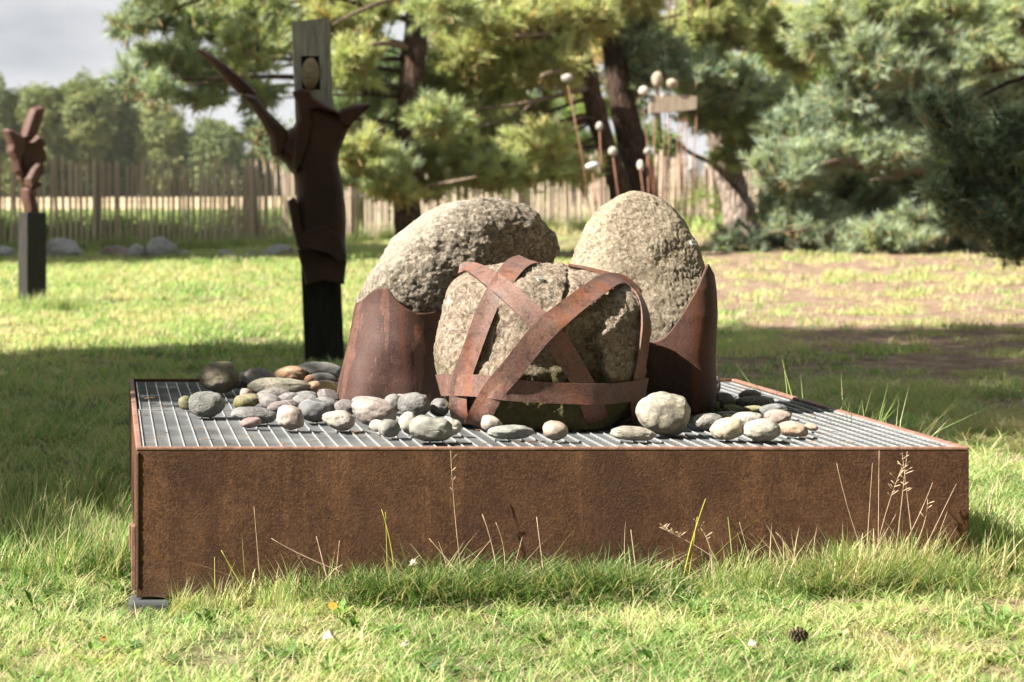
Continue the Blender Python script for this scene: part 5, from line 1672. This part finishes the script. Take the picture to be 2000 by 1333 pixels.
strip('tall_grass', 70, lambda n: rng.normal(S(105 - PX, 22.9), 0.2, n), lambda n: rng.normal(22.9, 0.15, n), C_tall, 0.8, 1.6, 0.2, 0.6)
strip('tall_grass', 1500, lambda n: U(-4, 14, n), lambda n: np.interp(U(0, 1, n), [0, 1], [0, 0]) + 0, C_tall, 1, 1, 0, 0) if False else None
fs = U(2.0, seg[-1] - 4, 1500)
fxy = np.array([on_fence(q) for q in fs])
strip('tall_grass', 1500, lambda n: fxy[:, 0], lambda n: fxy[:, 1] - np.abs(rng.normal(0.05, 0.35, n)), C_tall, 1.4, 2.6, 0.15, 0.65)

n_ = 1500
ux, uy = U(-5.5, 5.0, n_), U(0.8, 5.5, n_)
uyy = np.interp(ux, fl[:, 0], fl[:, 1]) + uy
uz = ground_z(ux, uyy) + U(0, 1, n_) ** 0.8 * 0.62 * (0.75 + 0.9 * n2(ux, uyy, 0.9, 2, 6.0))
o_ = scatter('undergrowth', np.stack([ux, uyy, uz], -1), rng.uniform(-0.6, 0.6, (n_, 3)), rng.uniform(0.35, 0.75, n_), np.clip(rng.normal(0.3, 0.14, n_), 0, 0.8), C_leaf)

# brown pine needles fallen on the grating
mb = MB()
rs = random.Random(77)
for i in range(170):
    x, y = rs.uniform(W0 + 0.03, W1 - 0.03), rs.uniform(D0 + 0.02, 8.8)
    a, L = rs.uniform(0, 6.28), rs.uniform(0.03, 0.055)
    p0 = Vector((x, y, TOP - 0.001 + rs.uniform(0, 0.003)))
    mb.tube([tuple(p0), tuple(p0 + Vector((math.cos(a) * L * 0.5, math.sin(a) * L * 0.5, 0.003))), tuple(p0 + Vector((math.cos(a + 0.3) * L, math.sin(a + 0.3) * L, 0.0)))], [0.0009, 0.001, 0.0006], 3)
M_litter = Mat('brown_needle', 0.8)
M_litter.color((0.22, 0.12, 0.06))
add('needle_litter', mb.mesh('needle_litter'), M_litter.m, kind='stuff')

# dry flowering stalks against the steel, one tuft each
def stalk(mb, base, top, bow, r, head=None, rs=random):
    b, t = Vector(base), Vector(top)
    mid = (b + t) / 2 + Vector(bow)
    q = [b * (1 - u) ** 2 + mid * 2 * u * (1 - u) + t * u * u for u in np.linspace(0, 1, 9)]
    mb.tube([tuple(w) for w in q], list(np.linspace(r, r * 0.5, 9)), 4)
    if head:
        for i in range(head):
            u = 0.68 + 0.32 * i / head
            w = b * (1 - u) ** 2 + mid * 2 * u * (1 - u) + t * u * u
            dirn = Vector((rs.choice((-1, 1)) * rs.uniform(0.4, 1), rs.uniform(-0.5, 0.5), rs.uniform(0.2, 0.9))).normalized()
            L = rs.uniform(0.015, 0.034)
            e = w + dirn * L
            mb.tube([tuple(w), tuple(w + dirn * L * 0.45), tuple(w + dirn * L * 0.8), tuple(e)], [0.0006, 0.0012, 0.0014, 0.0004], 4)
M_dry = Mat('dry_straw', 0.8, 0, 0.2)
M_dry.color(M_dry.ramp(M_dry.noise(M_dry.obj(), 30, 3), [(0.3, (0.3, 0.22, 0.14)), (0.7, (0.5, 0.38, 0.27))]))
M_dry = M_dry.m
def px_stalk(mb, x0, y0, x1, y1, bow=0.0, head=None, d0=6.40, d1=6.43, r=0.0011, rs=random):
    a = P(x0, y0, d0)
    a.z = max(gz(a.x, d0) - 0.01, a.z - 0.05)
    stalk(mb, a, P(x1, y1, d1), (bow, 0, 0), r, head, rs)
def tuft(label, rows, mat=None, cat='grass stalk', name='grass_stalk', group='dry grass stalks against the steel'):
    rs = random.Random(len(label))
    mb = MB()
    for row in rows:
        px_stalk(mb, *row[:4], **(row[4] if len(row) > 4 else {}), rs=rs)
    me = mb.mesh(name)
    if len(rows) > 1:
        return add('dry_grass', me, mat or M_dry, kind='stuff')
    x0, y0 = rows[0][0], rows[0][1]
    b = P(x0, y0, 6.40)
    return single(name, me, mat or M_dry, label, cat, (b.x, b.y, gz(b.x, b.y)), group)
tuft('dry grass stalk with an open feathery seed head near the right corner', [(1705, 1080, 1765, 905, dict(head=16, bow=-0.02))])
tuft('pair of thin dry stalks crossing the steel up to its top rim', [(1745, 1090, 1772, 882, dict(head=7)), (1790, 1090, 1762, 884, dict(head=6))])
tuft('straight dry stalk left of the feathery seed head', [(1715, 1085, 1717, 880, {})])
tuft('slanting dry stalks leaning right by the right corner', [(1795, 1060, 1868, 945, {}), (1755, 1050, 1822, 942, dict(bow=0.01)), (1690, 1075, 1750, 1005, {}), (1700, 1085, 1634, 905, dict(bow=-0.015)), (1770, 1060, 1812, 975, dict(bow=0.03, head=4)), (1690, 1085, 1704, 905, {}), (1812, 1070, 1850, 1000, {})])
tuft('short dry stalks with a drooping seed head in the middle of the front', [(1400, 1060, 1288, 1030, dict(bow=0.02, head=12)), (1390, 1090, 1363, 1020, dict(bow=0.03, head=7))])
tuft('single tall dry stalk left of centre rising to the top rim', [(903, 1100, 880, 880, dict(bow=-0.008, head=4))])
tuft('thin dry stalk alone on the left part of the front', [(508, 1100, 496, 990, {})])
M_gstalk = Mat('green_stalk', 0.6, 0, 0.3)
M_gstalk.color((0.3, 0.3, 0.05))
M_gstalk = M_gstalk.m
tuft('green grass blade bent over the steel right of centre', [(1335, 1095, 1378, 975, dict(bow=-0.01, r=0.0022)), (1345, 1095, 1362, 1010, dict(r=0.0018))], M_gstalk, group='green grass blades against the steel')
tuft('green blades crossing left of centre on the steel', [(770, 1085, 745, 995, dict(bow=0.012, r=0.0018)), (757, 1085, 753, 1000, dict(r=0.0013)), (480, 1125, 432, 1075, dict(r=0.002)), (420, 1120, 419, 1088, dict(r=0.0016))], M_gstalk, group='green grass blades against the steel')
tuft('dry stalks bent low across the middle of the steel', [(970, 1080, 942, 1005, dict(bow=0.01, r=0.0016)), (985, 1085, 968, 1020, dict(bow=0.02)), (900, 1090, 838, 1052, dict(r=0.0016)), (905, 1085, 960, 1053, {}), (1000, 1090, 1020, 1050, {}), (1062, 1085, 1048, 1010, dict(r=0.0018)), (640, 1100, 618, 1048, dict(r=0.0018)), (690, 1092, 530, 1052, dict(bow=-0.03, r=0.0014)), (655, 1100, 663, 1056, {}), (1245, 1100, 1232, 1035, dict(r=0.002)), (1470, 1080, 1444, 1020, {}), (1560, 1080, 1515, 1040, dict(bow=0.02))])

# plantain: lance-shaped leaves standing before the steel
def lance_leaf(mb, base, az, L, w, up, rs):
    b = Vector(base)
    dx, dy = math.cos(az), math.sin(az)
    N = 8
    V = []
    for i in range(N + 1):
        t = i / N
        off = L * t * math.cos(up) + 0.15 * L * t * t
        z = L * t * math.sin(up) - 0.22 * L * t * t
        hw = w * math.sin(math.pi * min(1, t * 0.93 + 0.07)) ** 0.8
        c = b + Vector((dx * off, dy * off, z))
        s = Vector((-dy, dx, 0)) * hw
        V += [c - s + Vector((0, 0, hw * 0.25)), c, c + s + Vector((0, 0, hw * 0.25))]
    f = []
    for i in range(N):
        o = 3 * i
        f += [(o, o + 1, o + 4, o + 3), (o + 1, o + 2, o + 5, o + 4)]
    mb.put(V, f)
m = Mat('plantain_leaf', 0.5, 0, 0.4)
m.color(m.ramp(m.noise(m.obj(), 40, 3), [(0.3, (0.03, 0.075, 0.02)), (0.7, (0.07, 0.14, 0.035))]))
M_plant = m.m
for label, x, y, leaves in (('plantain with dark lance-shaped leaves left of the dandelion clock', 700, 1125, [(2.6, .17, .55), (2.3, .13, .9), (1.2, .12, 1.1), (0.4, .12, .8), (3.4, .12, .5)]),
                            ('plantain with ribbed upright leaves just left of the dandelion clock', 752, 1128, [(0.6, .16, .8), (0.3, .13, .6), (0.9, .12, 1.1), (2.6, .1, .8)])):
    c = P(x, y, 6.38); c.z = gz(c.x, c.y)
    root = thing('plantain', label, 'plant', tuple(c), 'plantains before the steel')
    rs = random.Random(x)
    for az, L, up in leaves:
        mb = MB(); lance_leaf(mb, c + Vector((0, 0, 0.0)), az, L, 0.0105, up, rs)
        add('leaf', mb.mesh('leaf'), M_plant, root)
# dandelion clock
c = P(806, 1180, 6.3); c.z = gz(c.x, c.y)
root = thing('dandelion', 'dandelion seed head on a pale stem before the steel', 'flower', tuple(c))
top = P(808, 1100, 6.33)
mb = MB(); stalk(mb, c, top, (0.004, 0, 0), 0.0018)
M_stem = Mat('pale_stem', 0.6); M_stem.color((0.35, 0.33, 0.12)); M_stem = M_stem.m
add('stem', mb.mesh('stem'), M_stem, root)
mb = MB()
rs = random.Random(3)
for i in range(46):
    u = Vector((rs.gauss(0, 1), rs.gauss(0, 1), rs.gauss(0, 0.6) - 0.1)).normalized() * rs.uniform(0.008, 0.015)
    mb.tube([tuple(top), tuple(top + u)], [0.0004, 0.0008], 3)
M_fluff = Mat('seed_fluff', 0.9); M_fluff.color((0.6, 0.56, 0.48)); M_fluff = M_fluff.m
add('seed_head', mb.mesh('seed_head'), M_fluff, root, kind='stuff')
# two small flowers in the front lawn
def flower(label, x, y, d, r, colr, centre, n=9, tilt=0.5):
    c = P(x, y, d)
    root = thing('flower', label, 'flower', (c.x, c.y, gz(c.x, c.y)))
    mp = Mat('petal', 0.6); mp.color(colr); mp.translucent(colr, 0.3)
    mc = Mat('flower_centre', 0.7); mc.color(centre)
    ct = Vector((c.x, c.y, c.z))
    q = Euler((R(40), 0, 0)).to_matrix()
    for i in range(n):
        a = 2 * math.pi * i / n
        u, w = Vector((math.cos(a), math.sin(a), 0.12)), Vector((-math.sin(a), math.cos(a), 0))
        V = [q @ p_ + ct for p_ in (u * r * 0.2, u * r * 0.65 - w * r * 0.24, u * r + Vector((0, 0, -0.05 * r)), u * r * 0.65 + w * r * 0.24)]
        add('petal', mesh('petal', V, [(0, 1, 2), (0, 2, 3)], False), mp.m, root)
    nn, ff = ICO[3]
    add('flower_centre', mesh('flower_centre', nn * np.array([r * 0.26, r * 0.26, r * 0.16]) + np.array(ct), ff), mc.m, root)
    mb = MB(); stalk(mb, (c.x, c.y + 0.01, gz(c.x, c.y) - 0.01), tuple(ct + Vector((0, 0.006, -0.004))), (0.004, 0, 0), 0.0012)
    add('stem', mb.mesh('stem'), M_stem, root)
flower('yellow daisy-like flower in the front lawn lower left', 326, 1300, 5.55, 0.0145, (0.75, 0.6, 0.1), (0.7, 0.42, 0.04))
flower('orange flower in the grass before the steel', 650, 1184, 6.1, 0.014, (0.65, 0.26, 0.03), (0.6, 0.2, 0.02), 12)
# a pine cone and pale fallen leaves in the lawn
c = P(1559, 1272, 5.72); zg = gz(c.x, c.y)
root = thing('pine_cone', 'dark open pine cone lying in the front lawn', 'pine cone', (c.x, c.y, zg))
mcone = Mat('cone_scale', 0.8); mcone.color(mcone.ramp(mcone.noise(mcone.obj(), 90, 3), [(0.3, (0.025, 0.018, 0.013)), (0.7, (0.16, 0.11, 0.08))]))
mb = MB()
cq = Euler((R(70), 0, R(35))).to_matrix()
base = Vector((c.x, c.y, zg + 0.028))
for lay in range(8):
    t = lay / 7
    rr = 0.019 * math.sin(math.pi * (0.18 + 0.72 * t)) + 0.002
    for k in range(8):
        a = 2 * math.pi * (k + 0.5 * (lay % 2)) / 8
        u, w = Vector((math.cos(a), math.sin(a), 0)), Vector((-math.sin(a), math.cos(a), 0))
        z = Vector((0, 0, -0.022 + 0.044 * t))
        s_ = 0.0075 * (1 - 0.4 * t)
        pts = [z, z + u * rr * 0.7 - w * s_ * 0.7, z + u * rr * 1.15 - w * s_ * 0.5 + Vector((0, 0, 0.004)), z + u * rr * 1.15 + w * s_ * 0.5 + Vector((0, 0, 0.004)), z + u * rr * 0.7 + w * s_ * 0.7]
        low = [p_ - Vector((0, 0, 0.0022)) for p_ in pts]
        V = [cq @ p_ + base for p_ in pts + low]
        mb.put(V, [(0, 1, 2, 3, 4), (9, 8, 7, 6, 5)] + [(i, (i + 1) % 5, 5 + (i + 1) % 5, 5 + i) for i in range(5)])
add('cone_scale', mb.mesh('cone_scales', False), mcone.m, root, kind='stuff')
def fallen(label, x, y, d, L, w, colr, az, tilt):
    c = P(x, y, d); zg = gz(c.x, c.y) + 0.035
    V = []
    N = 8
    rot = Euler((tilt, 0.1, az)).to_matrix()
    for i in range(N + 1):
        t = i / N
        hw = w * math.sin(math.pi * (0.03 + 0.94 * t)) ** 0.7 * (1 + 0.2 * math.sin(i * 2.3))
        for s_ in (-1, 0, 1):
            V.append(rot @ Vector(((t - 0.5) * L, s_ * hw, abs(s_) * hw * 0.35 + 0.012 * math.sin(t * 5))) + Vector((c.x, c.y, zg)))
    f = []
    for i in range(N):
        o = 3 * i
        f += [(o, o + 1, o + 4, o + 3), (o + 1, o + 2, o + 5, o + 4)]
    ml = Mat('fallen_leaf', 0.7); ml.color(ml.ramp(ml.noise(ml.obj(), 60, 3), [(0.3, tuple(q * 0.75 for q in colr)), (0.7, colr)]))
    single('fallen_leaf', mesh('fallen_leaf', V, f), ml.m, label, 'leaf', (c.x, c.y, zg), 'fallen leaves in the lawn')
fallen('broad pale dry leaf lying in the lawn below the orange flower', 649, 1268, 5.7, 0.05, 0.018, (0.62, 0.5, 0.38), 0.3, 0.5)
fallen('narrow whitish dry leaf standing in the lawn near the bottom centre', 790, 1285, 5.62, 0.042, 0.006, (0.62, 0.52, 0.44), 1.4, 0.9)
fallen('pale brown leaf in the lawn left of the pine cone', 1470, 1298, 5.6, 0.04, 0.013, (0.55, 0.42, 0.32), 0.8, 0.6)
fallen('reddish brown leaf in the lawn right of the pine cone', 1660, 1268, 5.7, 0.036, 0.011, (0.5, 0.27, 0.14), 0.2, 0.4)
fallen('orange leaf on edge of the lawn at the lower left', 200, 1280, 5.7, 0.04, 0.006, (0.55, 0.25, 0.08), 1.3, 1.0)
fallen('curled straw coloured leaf on the front right corner of the rim', 1880, 876, 6.49, 0.05, 0.004, (0.6, 0.48, 0.3), 0.4, 0.2)
